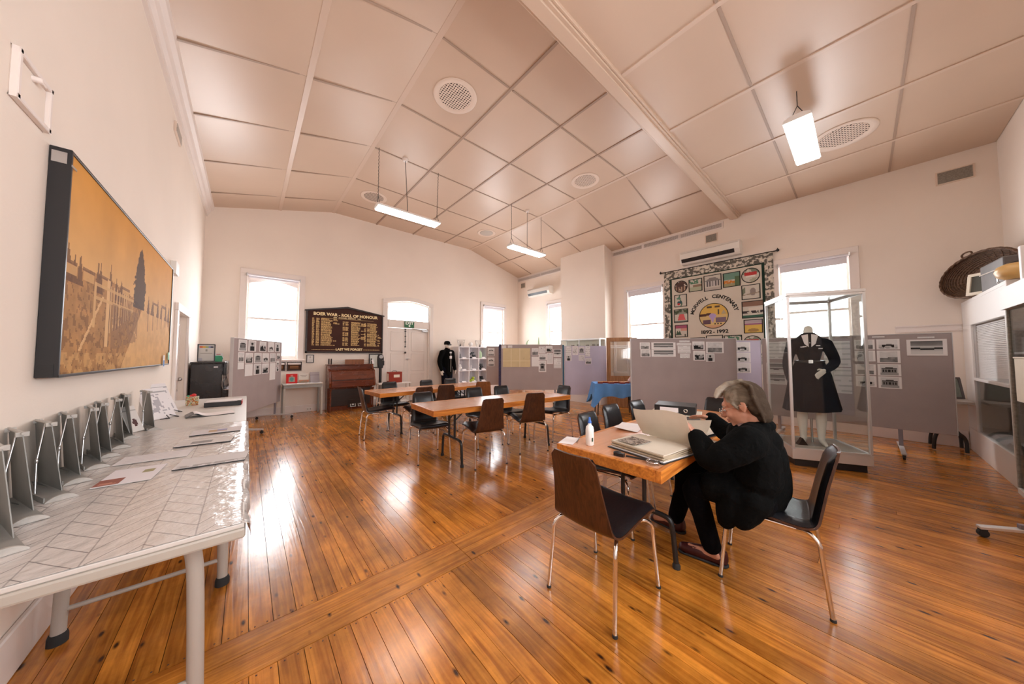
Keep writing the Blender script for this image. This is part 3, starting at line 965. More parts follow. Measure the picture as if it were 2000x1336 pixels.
# ================================================================ WOODEN TABLES (local: long axis x)
def make_table(label, loc, rz):
    t = thing('trestle_table', label, 'table', loc, rz, 'long wooden folding tables')
    L_, W_ = 1.09, .345
    MB().box(-L_ + .03, L_ - .03, -W_ + .03, W_ - .03, .655, .699).build('tabletop', 'table_top', t)
    for sy in (-1, 1):
        y0, y1 = sorted((sy * (W_ - .03), sy * W_))
        rbox('edge_board', 'pine_edge', -L_, L_, y0, y1, .635, .70, t, .004)
    for sx in (-1, 1):
        x0, x1 = sorted((sx * (L_ - .03), sx * L_))
        MB().box(x0, x1, -W_ + .0305, W_ - .0305, .635, .70).build('edge_board', 'pine_edge', t, .004)
    for sx in (-1, 1):
        x = sx * .70
        fr = MB()
        for sy in (-1, 1): fr.tube([(x, sy * .075, .65), (x, sy * .075, .29)], .014, 8)
        fr.tube([(x - sx * .17, -.075, .64), (x, -.075, .50)], .008, 6).tube([(x - sx * .17, .075, .64), (x, .075, .50)], .008, 6)
        fr.tube([(x, -.15, .64), (x, .15, .64)], .012, 8)
        fr.build('upright_frame', 'black_paint', t)
        pts = catmull([(x, -.265, .012), (x, -.25, .20), (x, -.235, .27), (x, -.18, .29), (x, 0, .292), (x, .18, .29), (x, .235, .27), (x, .25, .20), (x, .265, .012)], 4)
        ft = MB().tube(pts, .016, 8).build('foot_bar', 'black_paint', t)
        for sy in (-1, 1):
            MB().lathe([(.022, 0), (.022, .022), (.016, .032)], 10, c=(x, sy * .2655)).build('rubber_foot', 'rubber', ft)
    return t
tb = make_table('wooden folding table in the foreground with the scrapbook and the seated person', (2.71, 1.065, 0), R(1.2))
copy_tree(tb, (2.635, 3.315, 0), R(-3.4), 'wooden folding table in the middle of the room, empty')
copy_tree(tb, (2.65, 5.355, 0), R(3.2), 'wooden folding table farthest back, in front of the piano and doors')

# ================================================================ DISPLAY SCREENS
def screen(name, label, A, B_, z0=.33, z1=1.565, fab='screen_fabric', legs=(.12, .88), th=.04, foot=.33, curve=0.):
    A = Vector((*A, 0)); B_ = Vector((*B_, 0)); d = B_ - A; L_ = d.length
    rz = math.atan2(d.y, d.x)
    t = thing(name, label, 'display screen', A, rz, 'grey fabric display screens')
    if curve:
        def P(u, v):
            return (u * L_, curve * (1 - math.cos(PI * max(0, (u - .45) / .55) / 2)) ** 1.5, z0 + v * (z1 - z0) + .03 * (1 - v) * max(0, u - .5))
        MB().sheet(P, 20, 6, th).build('fabric_panel', fab, t)
    else:
        MB().box(0, L_, 0, th, z0, z1).build('fabric_panel', fab, t, .004, 1)
        MB().box(-.004, L_ + .004, -.002, th + .002, z1, z1 + .012).box(-.008, 0, -.002, th + .002, z0, z1 + .012).box(L_, L_ + .008, -.002, th + .002, z0, z1 + .012).build('edge_trim', 'screen_edge', t, .002, 1)
    for q in legs:
        x = q * L_
        p = MB().box(x - .02, x + .02, th / 2 - .014, th / 2 + .014, .075, z0 + .0).build('post', 'screen_leg', t, .003, 1)
        f = MB()
        f.prism([(-foot, .06), (-foot, .078), (-.05, .10), (.05 + th, .10), (foot + th, .078), (foot + th, .06), (.05, .075)], x - .022, x + .022, 'x')
        f.build('foot', 'screen_edge', t, .003, 1)
        for s_ in (-foot + .02, foot + th - .02):
            MB().lathe([(.024, -.011), (.024, .011)], 14, T=Matrix.Translation((x, s_, .026)) @ Matrix.Rotation(PI / 2, 4, 'Y')).box(x - .014, x + .014, s_ - .012, s_ + .012, .03, .06).build('caster', 'rubber', t)
    t['_L'] = L_
    return t, A, rz
def place_on(scr, u, z, obj_, off=.001):
    t, A, rz = scr
    d = Vector((math.cos(rz), math.sin(rz), 0)); n = Vector((math.sin(rz), -math.cos(rz), 0))
    obj_.location = A + d * u + n * off + Vector((0, 0, z))
    obj_.rotation_euler = (0, 0, rz)

s1 = screen('display_screen', 'grey fabric screen on wheels with three rows of small photos, by the left window', (-.16, 6.40), (.55, 8.10), legs=(.17, .9), foot=.30)
s2 = screen('display_screen', 'grey fabric screen pinned with a large yellowed map, behind the middle table', (4.92, 6.06), (6.08, 5.03), z0=.42)
s3 = screen('display_screen', 'pale lilac curved fabric screen left of the blue-clothed table', (6.14, 5.00), (6.90, 4.245), z0=.30, z1=1.54, fab='screen_fabric_lilac', legs=(.06,), curve=.10, foot=.28)
s4 = screen('display_screen', 'largest-looking grey fabric screen below the centenary banner, behind the seated person', (4.80, 2.50), (6.11, 1.36), z0=.33, z1=1.57)
s5 = screen('display_screen', 'lilac fabric screen with a column of old car photos, partly hidden left of the showcase', (6.60, 1.60), (7.05, 1.20), fab='screen_fabric_lilac', legs=(.5,), foot=.2)
s6 = screen('display_screen', 'long grey fabric screen behind and right of the glass showcase', (6.58, 1.10), (6.58, -.74), z0=.315, z1=1.575, legs=(.10, .765), foot=.40)
s7 = screen('display_screen', 'narrow grey fabric screen with blue-tinted photos, beside the white cube shelf', (5.36, 7.30), (6.0, 6.95), z0=.42, legs=(.85,), foot=.2)
for s_ in (s1, s2, s3, s4, s5, s6, s7):
    del s_[0]['_L']

def pin(scr, items, kindname, what, off=.0025):
    """items: (u, zc, w, h, kind, seed, label)"""
    for (u, zc, w_, h_, k, sd, lb) in items:
        big = w_ > .3
        img = photo_img(k, sd, 20 if big else 15, int((20 if big else 15) * min(3.2, max(.6, w_ / h_))), border=.03 if k in ('blank', 'text') else .09)
        nm = 'paper_sheet' if k in ('blank', 'text') else 'photograph'
        o = link(nm, print_mesh(nm, img, w_, h_))
        place_on(scr, u, zc - h_ / 2, o, off)
        tag(o, lb, 'paper' if nm == 'paper_sheet' else 'photo', what)
W = ['far left', 'second from left', 'third from left', 'fourth from left', 'fifth from left', 'farthest right']
it = []
k1 = ['building', 'portrait', 'group', 'car', 'portrait']
for i, (u, zc, w_, h_) in enumerate([(.26, 1.46, .27, .19), (.57, 1.46, .27, .19), (.97, 1.46, .27, .19), (1.32, 1.46, .27, .19), (1.62, 1.46, .24, .18)]):
    it.append((u, zc, w_, h_, k1[i], 10 + i, 'photo in the top row of the screen by the left window, ' + ['far left', 'second from left', 'third from left', 'fourth from left', 'farthest right'][i]))
k2 = ['landscape', 'group', 'building', 'car', 'landscape', 'group']
for i, (u, zc, w_, h_) in enumerate([(.22, 1.27, .19, .16), (.48, 1.25, .26, .18), (.79, 1.25, .28, .18), (1.10, 1.25, .28, .18), (1.41, 1.25, .26, .18), (1.68, 1.28, .17, .12)]):
    it.append((u, zc, w_, h_, k2[i], 20 + i, 'photo in the middle row of the screen by the left window, ' + W[i]))
it += [(.22, 1.13, .19, .11, 'blank', 30, 'small blank slip at the far left of the bottom row, screen by the left window'),
       (.48, 1.05, .26, .20, 'blank', 31, 'blank white sheet in the bottom row of the screen by the left window'),
       (.79, 1.05, .28, .19, 'portrait', 32, 'photo in the bottom row right of the blank sheet, screen by the left window'),
       (1.10, 1.05, .28, .19, 'group', 33, 'photo in the bottom row of the same screen, left of the tall hanging paper'),
       (1.42, .98, .26, .33, 'blank', 34, 'tall blank paper hanging lowest on the screen by the left window'),
       (1.66, 1.14, .14, .10, 'car', 35, 'tiny photo at the right edge of the window screen, above another tiny one'),
       (1.66, 1.02, .14, .10, 'portrait', 36, 'lowest tiny photo at the right edge of the screen by the window')]
pin(s1, it, 0, 'photos on the screen by the left window')
# map screen
mp_ = canvas(26, 38, (.60, .50, .30)) * (1 + .16 * (fnoise(26, 38, 6, 5) - .5))[:, :, None]
u, v = UV(mp_)
for q in (.31, .61): paint(mp_, abs(u - q) < .012, (.70, .61, .42))
paint(mp_, abs(v - .34) < .015, (.70, .61, .42))
paint(mp_, (fnoise(26, 38, 12, 9) > .62) & (v < .6) & (v > .35) & (u > .6), (.38, .30, .20), .5)
o = link('folded_map', print_mesh('folded_map', mp_, .70, .48)); place_on(s2, .385, 1.0, o, .003)
tag(o, 'large yellowed map with fold lines pinned to the screen behind the middle table', 'map')
pin(s2, [(.06, 1.515, .11, .08, 'text', 41, 'small cream note at the top left corner of the map screen'),
         (.22, 1.525, .11, .06, 'text', 42, 'small cream note above the yellowed map, right of another note'),
         (.86, 1.39, .17, .18, 'landscape', 43, 'dark square photo just right of the yellowed map'),
         (.86, 1.14, .18, .25, 'blank', 44, 'blank sheet just right of the yellowed map, under a dark photo'),
         (1.04, 1.44, .17, .17, 'faint', 45, 'pale photo in the middle top of the map screen'),
         (1.22, 1.46, .17, .15, 'group', 46, 'dark crowd photo at the top of the map screen, right of the pale photo'),
         (1.05, 1.26, .20, .16, 'landscape', 47, 'landscape photo in the second row of the map screen'),
         (1.235, 1.22, .16, .28, 'faint', 48, 'tall photo in the second row of the map screen'),
         (1.045, 1.02, .19, .29, 'building', 49, 'lowest-hanging photo on the map screen, white bordered'),
         (1.43, 1.36, .20, .20, 'pano', 50, 'grey photo at the right edge of the map screen'),
         (1.43, 1.10, .19, .25, 'text', 51, 'typed sheet at the right edge of the map screen')], 0, 'papers on the map screen')
# navy printed strip hung over the left end of the map screen and teal strip at its right end
o = MB().box(-.075, -.011, -.008, .05, .36, 1.585).build('printed_strip', 'navy_print', None, .004, 1)
o.location = s2[1]; o.rotation_euler = (0, 0, s2[2]); tag(o, 'dark navy floral strip hanging down the left edge of the map screen', 'banner')
o = MB().box(1.563, 1.60, -.01, .05, .36, 1.565).build('teal_strip', 'teal_strip', None, .004, 1)
o.location = s2[1]; o.rotation_euler = (0, 0, s2[2]); tag(o, 'dark teal upright strip between the map screen and the lilac screen', 'panel')
# lilac curved screen
pin(s3, [(.10, 1.42, .15, .22, 'text', 60, 'pale sheet at the top left of the lilac screen'),
         (.10, 1.23, .15, .15, 'portrait', 61, 'small figure drawing below the pale sheet, lilac screen'),
         (.27, 1.42, .14, .22, 'faint', 62, 'faint sheet second from left along the top of the lilac screen'),
         (.43, 1.43, .15, .18, 'building', 63, 'church drawing at the top middle of the lilac screen'),
         (.43, 1.24, .15, .15, 'faint', 64, 'reddish small picture in the second row of the lilac screen'),
         (.585, 1.40, .12, .26, 'text', 65, 'tall text sheet in the top row of the lilac screen')], 0, 'papers on the lilac screen', off=.003)
for (u_, z_, w_, h_, k, sd, lb) in [(.60, 1.15, .15, .15, 'landscape', 66, 'lowest dark green-toned photo on the lilac screen')]:
    pin(s3, [(u_, z_, w_, h_, k, sd, lb)], 0, 'papers on the lilac screen', off=.004)
# big screen
pin(s4, [(.22, 1.455, .165, .115, 'landscape', 70, 'upper photo of the pair at the far left of the big screen under the banner'),
         (.23, 1.335, .165, .12, 'landscape', 71, 'lower photo of the pair at the far left of the big screen under the banner'),
         (.53, 1.455, .40, .115, 'pano', 72, 'upper long panorama strip on the big screen under the banner'),
         (.53, 1.335, .40, .115, 'pano', 73, 'lower long panorama strip on the big screen under the banner'),
         (.88, 1.53, .17, .03, 'text', 74, 'topmost narrow caption strip on the big screen under the banner'),
         (.87, 1.485, .24, .04, 'text', 75, 'wide caption strip above the typed sheet, big screen under the banner'),
         (.87, 1.395, .21, .125, 'text', 76, 'typed sheet in the middle of the big screen under the banner'),
         (.88, 1.29, .16, .07, 'text', 77, 'small caption card below the typed sheet, big screen under the banner'),
         (1.11, 1.46, .20, .14, 'group', 78, 'crowd photo at the top, right of the typed sheet, big screen under the banner'),
         (1.12, 1.295, .20, .16, 'group', 79, 'posed team photo below the crowd photo, big screen under the banner'),
         (1.38, 1.43, .29, .19, 'landscape', 80, 'widest dark photo at the right of the big screen under the banner'),
         (1.30, 1.26, .14, .13, 'portrait', 81, 'small portrait of a dark-dressed figure, lowest on the big screen')], 0, 'papers on the big screen under the banner')
pin(s5, [(.26, 1.45, .30, .18, 'car', 85, 'top photo of an old vehicle in the column left of the showcase'),
         (.26, 1.26, .30, .18, 'car', 86, 'middle photo of an old racing car in the column left of the showcase'),
         (.26, 1.07, .30, .18, 'car', 87, 'bottom photo of an old racing car in the column left of the showcase')], 0, 'old car photos left of the showcase')
pin(s6, [(.18, 1.38, .24, .28, 'text', 90, 'pale typed sheet seen through the left of the showcase'),
         (.17, 1.09, .25, .17, 'pano', 91, 'upper dark grey photo seen through the left of the showcase'),
         (.17, .91, .25, .17, 'pano', 92, 'lower dark grey photo seen through the left of the showcase'),
         (.86, 1.32, .27, .38, 'text', 93, 'upper large cream sheet seen through the showcase right of the uniform'),
         (.85, .93, .29, .37, 'text', 94, 'lower large cream sheet seen through the showcase right of the uniform'),
         (1.13, 1.45, .19, .14, 'landscape', 95, 'top left photo of the double column right of the showcase'),
         (1.34, 1.45, .20, .14, 'car', 96, 'top right photo of the double column right of the showcase'),
         (1.13, 1.29, .19, .15, 'faint', 100, 'faint photo, second row left, double column right of the showcase'),
         (1.34, 1.28, .20, .17, 'landscape', 101, 'treeline photo, second row right, double column right of the showcase'),
         (1.13, 1.10, .19, .15, 'landscape', 102, 'photo in the third row left, double column right of the showcase'),
         (1.34, 1.10, .20, .16, 'building', 103, 'factory photo, third row right, double column right of the showcase'),
         (1.13, .935, .19, .15, 'car', 104, 'bottom left photo of the double column right of the showcase'),
         (1.34, .93, .20, .16, 'building', 105, 'bottom right photo of the double column right of the showcase'),
         (1.26, 1.555, .11, .018, 'text', 106, 'small caption strip above the double column of photos'),
         (1.65, 1.530, .13, .018, 'text', 107, 'small caption strip above the single wide photo on the right'),
         (1.65, 1.40, .31, .21, 'pano', 108, 'single wide dark panorama in a white border near the right end')], 0, 'papers on the long screen')
pin(s7, [(.13, 1.46, .20, .10, 'car', 110, 'top blue-tinted photo beside the white cube shelf'),
         (.13, 1.34, .20, .12, 'landscape', 111, 'second blue-tinted photo beside the white cube shelf'),
         (.13, 1.17, .20, .12, 'car', 112, 'third photo down beside the white cube shelf'),
         (.13, 1.04, .20, .12, 'landscape', 113, 'bottom photo of the column beside the white cube shelf')], 0, 'photos on the narrow screen')

# ================================================================ CENTENARY BANNER on the banner wall
bn = thing('banner', 'patchwork cloth banner reading Morwell Centenary 1892 - 1992, hung on the banner wall', 'banner', (XR - .035, 2.08, 0), -PI / 2)
# local: x to the right (world -Y), y outward from the room (+X), z up
def flor(h, w_, sd):
    n = fnoise(h, w_, 26 * max(h, w_) / 75, sd, 2); im = canvas(h, w_, (.52, .48, .42))
    paint(im, n > .5, (.13, .12, .10)); paint(im, n < .36, (.66, .60, .50)); return im
for (x0, x1, z0, z1) in ((-1.02, 1.02, 3.12, 3.30), (-1.02, -.885, 1.30, 3.12), (.885, 1.02, 1.30, 3.12), (-1.02, 1.02, 1.12, 1.30)):
    w_, h_ = x1 - x0, z1 - z0
    o = link('floral_border', print_mesh('floral_border', flor(max(5, int(h_ * 75)), max(5, int(w_ * 75)), 3), w_, h_, .004), bn); o.location = ((x0 + x1) / 2, 0, z0)
MB().box(-.885, .885, -.006, -.001, 1.30, 3.12).build('green_border', 'banner_green', bn)
MB().box(-.84, .84, -.010, -.005, 1.335, 3.095).build('centre_cloth', 'banner_cloth', bn)
MB().tube([(-1.09, .0, 3.31), (1.08, .0, 3.31)], .011, 8).build('rod', 'black_paint', bn)
for sx in (-1.1, 1.09): MB().ell((sx, 0, 3.315), (.025, .025, .028)).lathe([(.012, 3.335), (.003, 3.36)], 8, c=(sx, 0)).build('finial', 'black_paint', bn)
def patch(kind, sd, n=26):
    im = canvas(n, n, (.56, .52, .45)); u, v = UV(im); f = fnoise(n, n, 5, sd)
    if kind == 'tree': paint(im, v < .35, (.40, .42, .30)); paint(im, (v > .62) & (f > .45), (.10, .22, .14)); paint(im, (abs(v - .45) < .09) & (u > .3), (.28, .20, .14))
    if kind == 'house': paint(im, (v > .25) & (v < .6) & (u > .12) & (u < .9), (.50, .47, .45)); paint(im, (v >= .6) & (v < .85) & (abs(u - .5) < (.95 - v) * 1.5), (.22, .20, .19)); [paint(im, (abs(u - q) < .035) & (v > .25) & (v < .6), (.10, .09, .09)) for q in (.2, .36, .52, .68, .84)]; paint(im, v < .2, (.45, .40, .36))
    if kind == 'houseround': paint(im, (v > .62) & (f > .4), (.22, .24, .18)); paint(im, (v > .5) & (v < .72) & (abs(u - .5) < .34), (.45, .05, .05)); paint(im, (v > .38) & (v <= .5) & (abs(u - .5) < .28), (.72, .68, .60)); paint(im, (v < .3) & (f > .5), (.40, .38, .28))
    if kind == 'roses': paint(im, v > .5, (.16, .28, .22)); paint(im, (v < .45) & (f > .46), (.55, .20, .04)); paint(im, (v < .22), (.30, .28, .16)); paint(im, (u > .7) & (v < .7), (.10, .15, .08))
    if kind == 'dark': paint(im, f > .35, (.10, .06, .05)); paint(im, (v < .5) & (abs(np.sin(u * 14)) > .8), (.40, .28, .20))
    if kind == 'bird': paint(im, ((u - .62) / .16) ** 2 + ((v - .5) / .28) ** 2 < 1, (.26, .22, .20)); paint(im, (abs(v - .3 - .12 * u) < .035), (.30, .24, .18)); paint(im, (u < .2) & (abs(v - .5 - u) < .2), (.18, .20, .14))
    if kind == 'flower': paint(im, abs(u - .5 - .1 * np.sin(v * 6)) < .05, (.08, .16, .10)); paint(im, ((u - .42) / .2) ** 2 + ((v - .35) / .13) ** 2 < 1, (.05, .10, .12)); paint(im, ((u - .35) / .13) ** 2 + ((v - .2) / .09) ** 2 < 1, (.50, .06, .06)); paint(im, ((u - .35) / .18) ** 2 + ((v - .7) / .1) ** 2 < 1, (.14, .28, .20))
    if kind == 'pool': paint(im, v > .6, (.30, .30, .24)); paint(im, (v > .62) & (f > .5), (.08, .10, .06)); paint(im, (v < .62) & (v > .15) & (abs(u - .55) < .30 - .3 * (v - .15)), (.62, .12, .12)); paint(im, v < .12, (.16, .18, .16))
    if kind == 'farm': paint(im, v > .72, (.36, .10, .16)); paint(im, (v > .5) & (v <= .72) & (u > .45), (.60, .30, .24)); [paint(im, (abs(u - q) * 2.2 < (.55 - v)) & (v > .15) & (v < .55), (.06, .10, .07)) for q in (.2, .36)]; paint(im, (u > .75) & (v < .25) & (u < .9), (.12, .12, .1))
    if kind == 'truck': paint(im, v > .7, (.24, .14, .10)); paint(im, (v > .42) & (v < .62) & (u > .3), (.66, .60, .52)); paint(im, (v > .25) & (v < .42) & (f > .4), (.05, .04, .04)); paint(im, v < .16, (.05, .12, .08))
    if kind == 'mine': paint(im, v > .75, (.42, .34, .36)); paint(im, (v > .6) & (v < .75), (.30, .12, .22)); paint(im, v < .6, (.62, .42, .10)); paint(im, ((u - .5) / .3) ** 2 + ((v - .2) / .14) ** 2 < 1, (.36, .22, .08))
    if kind == 'plain': paint(im, (v < .5) & (f > .55), (.42, .36, .32)); paint(im, (abs(v - .45) < .03), (.40, .22, .2))
    return im
def sq(x, z, w_, h_, kind, sd, circ=False):
    fr = MB()
    if circ:
        n = 28
        o = MB()
        im = patch(kind, sd); vs = []; N_ = 26
        me = print_mesh('picture_patch', im, w_, h_, .003)
        bm = bmesh.new(); bm.from_mesh(me)
        dead = [f for f in bm.faces if ((f.calc_center_median().x / (w_ / 2)) ** 2 + ((f.calc_center_median().z - h_ / 2) / (h_ / 2)) ** 2) > 1.0 or f.normal.y > .5 or abs(f.normal.y) < .5]
        bmesh.ops.delete(bm, geom=dead, context='FACES'); bm.to_mesh(me); bm.free()
        o = link('picture_patch', me, bn); o.location = (x, -.011, z - h_ / 2)
        ring = [(math.cos(2 * PI * k / n), math.sin(2 * PI * k / n)) for k in range(n + 1)]
        fr.tube([(x + c * w_ / 2, -.014, z + s_ * h_ / 2) for c, s_ in ring], .008, 6)
    else:
        o = link('picture_patch', print_mesh('picture_patch', patch(kind, sd), w_, h_, .003), bn); o.location = (x, -.011, z - h_ / 2)
        for (a, b_, c, d_) in ((x - w_ / 2 - .008, x + w_ / 2 + .008, z + h_ / 2 - .006, z + h_ / 2 + .008), (x - w_ / 2 - .008, x + w_ / 2 + .008, z - h_ / 2 - .008, z - h_ / 2 + .006)): fr.box(a, b_, -.017, -.010, c, d_)
        for a in (x - w_ / 2, x + w_ / 2): fr.box(a - .008, a + .008, -.017, -.010, z - h_ / 2, z + h_ / 2)
    fr.build('patch_edging', 'banner_letters', o).location = (-o.location.x, -o.location.y, -o.location.z)
BX = lambda y: 2.08 - y
for (y, z, w_, h_, k, sd, ci) in [
    (2.72, 2.90, .27, .27, 'dark', 1, True), (2.415, 2.885, .26, .27, 'tree', 2, False), (2.08, 2.88, .32, .33, 'house', 3, False), (1.735, 2.885, .29, .29, 'roses', 4, False), (1.415, 2.91, .29, .29, 'houseround', 5, True),
    (1.42, 2.575, .29, .28, 'bird', 6, False), (1.40, 2.22, .34, .33, 'truck', 7, False), (1.40, 1.88, .29, .26, 'mine', 8, False), (1.42, 1.56, .28, .26, 'houseround', 9, True),
    (2.735, 2.575, .26, .27, 'flower', 10, False), (2.735, 2.22, .29, .30, 'pool', 11, False), (2.735, 1.865, .26, .27, 'farm', 12, False), (2.735, 1.54, .26, .26, 'dark', 13, True),
    (2.40, 1.56, .28, .26, 'plain', 14, False), (2.075, 1.58, .30, .29, 'plain', 15, False), (1.745, 1.57, .30, .28, 'tree', 16, False)]:
    sq(BX(y), z, w_, h_, k, sd, ci)
def medal(n=40):
    im = canvas(n, n, (.66, .42, .10)); u, v = UV(im)
    paint(im, v < .52, (.62, .45, .20)); paint(im, (abs(v - .55 - .05 * u) < .05) & (u < .42), (.10, .05, .04)); paint(im, (abs(u - .68) < .02) & (v > .55) & (v < .76), (.12, .10, .08))
    paint(im, (abs(u - .85) * 2 < (.72 - v)) & (v > .55), (.42, .36, .24)); paint(im, (v > .18) & (v < .36) & (u > .12) & (u < .4), (.14, .08, .10))
    paint(im, (v > .22) & (v < .42) & (u > .58) & (u < .92), (.20, .14, .18)); paint(im, ((u - .47) / .12) ** 2 + ((v - .5) / .1) ** 2 < 1, (.42, .32, .55)); paint(im, ((abs(u - .47) < .1 * (v - .2) / .3) & (v > .2) & (v < .5)), (.42, .32, .55)); paint(im, (v < .13), (.58, .34, .20))
    paint(im, (abs(v - .17) < .02) & (u > .5) & (u < .85) & (np.sin(u * 60) > 0), (.05, .04, .04)); paint(im, (abs(v - .86) < .03) & (abs(u - .5) < .22) & (abs(u - .5) > .06), (.12, .08, .05))
    return im
me = print_mesh('centre_medallion', medal(), .54, .54, .003)
bm = bmesh.new(); bm.from_mesh(me)
bmesh.ops.delete(bm, geom=[f for f in bm.faces if abs(f.normal.y) < .5 or f.normal.y > .5 or (f.calc_center_median().x ** 2 + (f.calc_center_median().z - .27) ** 2) > .27 ** 2], context='FACES'); bm.to_mesh(me); bm.free()
o = link('centre_medallion', me, bn); o.location = (BX(2.08), -.011, 2.155 - .27)
MB().tube([(.27 * math.cos(2 * PI * k / 48), -.003, .27 + .27 * math.sin(2 * PI * k / 48)) for k in range(49)], .007, 6).build('medallion_ring', 'banner_letters', o)
txt = 'MORWELL CENTENARY'
rad = .40
adv = {'M': .058, 'W': .066, 'O': .056, 'N': .052, 'E': .045, 'L': .041, 'R': .047, 'C': .050, 'T': .045, 'A': .052, 'Y': .050, ' ': .06}
tot = sum(adv[c] * 1.32 for c in txt); ang0 = PI / 2 + tot / rad / 2; acc = 0
for ch in txt:
    a_ = adv[ch] * 1.32; mid = ang0 - (acc + a_ / 2) / rad; acc += a_
    if ch == ' ': continue
    vs, fs = text_mb(ch, .105, 1.0, .0035)
    T = Matrix.Translation((BX(2.08) + rad * math.cos(mid) * .97, -.012, 2.155 + rad * math.sin(mid) * .97)) @ Matrix.Rotation(-(mid - PI / 2), 4, 'Y')
    MB().add(vs, fs, 0, False, T).build('letter', 'banner_letters', bn)
for ch, px in zip('1892-1992', (-.235, -.185, -.125, -.065, 0, .07, .12, .18, .24)):
    vs, fs = text_mb(ch, .105, 1.1, .0035)
    MB().add([(x + BX(2.08) + px * .98, y - .012, z + 1.775) for x, y, z in vs], fs).build('numeral', 'banner_letters', bn)

# ================================================================ HONOUR BOARD
hb = thing('honour_board', 'dark brown gabled honour board with gold lettering, Boer War Roll of Honour', 'honour board', (1.865, YE - .004, 0))
w2 = .85
MB().prism([(-w2, 1.375), (w2, 1.375), (w2, 2.335), (0, 2.47), (-w2, 2.335)], -.035, -.002, 'y').build('panel', 'board_brown', hb)
fr = MB()
fr.box(-w2 - .012, w2 + .012, -.05, 0, 1.355, 1.39).box(-w2 - .012, -w2 + .02, -.05, 0, 1.355, 2.345).box(w2 - .02, w2 + .012, -.05, 0, 1.355, 2.345)
for sx in (-1, 1):
    fr.prism([(0, 2.465), (sx * (w2 + .04), 2.335), (sx * (w2 + .04), 2.36), (0, 2.51)] if sx > 0 else [(0, 2.51), (sx * (w2 + .04), 2.36), (sx * (w2 + .04), 2.335), (0, 2.465)], -.065, 0, 'y')
fr.build('moulding', 'frame_dark', hb)
def words(name, txt, x, z, size, m, bold=.0, sx_=1., al='CENTER'):
    vs, fs = text_mb(txt, size, sx_, bold, al, .0008)
    return MB().add([(x + a, b_ - .037, z + c) for a, b_, c in vs], fs).build(name, m, hb)
words('title', 'BOER WAR - ROLL OF HONOUR', 0, 2.255, .098, 'gold_bright', .004, 1.0)
words('title', '1899   MORWELL DISTRICT   1902', 0, 2.205, .042, 'gold_bright', .001)
words('title', 'LAST WE FORGET', .06, 1.42, .075, 'gold_bright', .003)
rl = MB()
rl.box(-.55, .62, -.0375, -.0352, 2.188, 2.193)
g = MB(); r_ = random.Random(5)
def row(x0, x1, z, h=.017):
    x = x0
    while x < x1 - .01:
        l_ = r_.uniform(.012, .05); l_ = min(l_, x1 - x)
        g.box(x, x + l_, -.0372, -.0352, z, z + h * r_.uniform(.75, 1)); x += l_ + .007
for ci, (xa, xb, xc, ln) in enumerate(((-.74, -.66, -.56, .40), (-.10, -.04, .09, .36), (.40, .47, .54, .30))):
    z = 2.165 if ci == 0 else 2.13 - .01 * ci
    k = 0
    while z > 1.53:
        if (k % 5) != 4 or ci == 0:
            row(xa, xa + .045, z); row(xb, xb + .065, z)
        row(xc, xc + ln * r_.uniform(.45, .62), z)
        if r_.random() < .35: row(xc + ln * .64, xc + ln * r_.uniform(.75, 1), z)
        z -= .0262; k += 1
row(-.74, -.20, 1.43, .010); row(.38, .80, 1.43, .013)
g.build('name_list', 'gold_leaf', hb)['kind'] = 'stuff'; rl.build('rule', 'gold_leaf', hb)

# ================================================================ FRAMED PICTURES on the end wall
def frame(name, label, x, z0, z1, wd, img, fm='frame_dark', bw=.018, y=YE, parent=None, cat='framed picture', group=None):
    f = thing(name, label, cat, (x, y, z0), 0, group)
    h_ = z1 - z0
    MB().box(-wd / 2, wd / 2, -.022, -.001, 0, bw).box(-wd / 2, wd / 2, -.022, -.001, h_ - bw, h_).box(-wd / 2, -wd / 2 + bw, -.022, -.001, bw, h_ - bw).box(wd / 2 - bw, wd / 2, -.022, -.001, bw, h_ - bw).build('frame', fm, f, .002, 1)
    o = link('print', print_mesh('print', img, wd - 2 * bw + .002, h_ - 2 * bw + .002, .004), f); o.location = (0, -.006, bw - .001)
    return f
def cert(sd, n=18):
    im = canvas(n, n, (.74, .72, .70)); u, v = UV(im); paint(im, ((u - .5) ** 2 + (v - .72) ** 2 < .02), (.45, .42, .38)); paint(im, (np.arange(n)[:, None] % 3 == 1) & (abs(u - .5) < .3) & (v < .5), (.5, .48, .46)); return im
frame('framed_certificate', 'small black-framed certificate below the left end of the honour board', 1.11, 1.125, 1.315, .145, cert(1), 'black_plastic', .014)
pl = canvas(14, 18, (.06, .025, .012)); u, v = UV(pl); paint(pl, (abs(v - .5) < .3) & (abs(u - .5) < .36) & (abs(np.sin(v * 30)) > .6), (.34, .16, .07))
frame('framed_plaque', 'dark brown wooden plaque just below the left window sill, right one of two', .812, .950, 1.155, .275, pl, 'frame_dark', .02, group='plaques below the left window')
frame('framed_plaque', 'dark brown wooden plaque below the left window sill, left one, beside the screen', .565, .955, 1.155, .17, pl, 'frame_dark', .02, group='plaques below the left window')
doc = canvas(20, 16, (.66, .68, .62)); u, v = UV(doc); paint(doc, (abs(u - .5) < .01), (.5, .5, .48))
frame('framed_document', 'large thin black-framed pale document behind the parking meter', 2.60, .975, 1.335, .40, doc, 'black_plastic', .018)
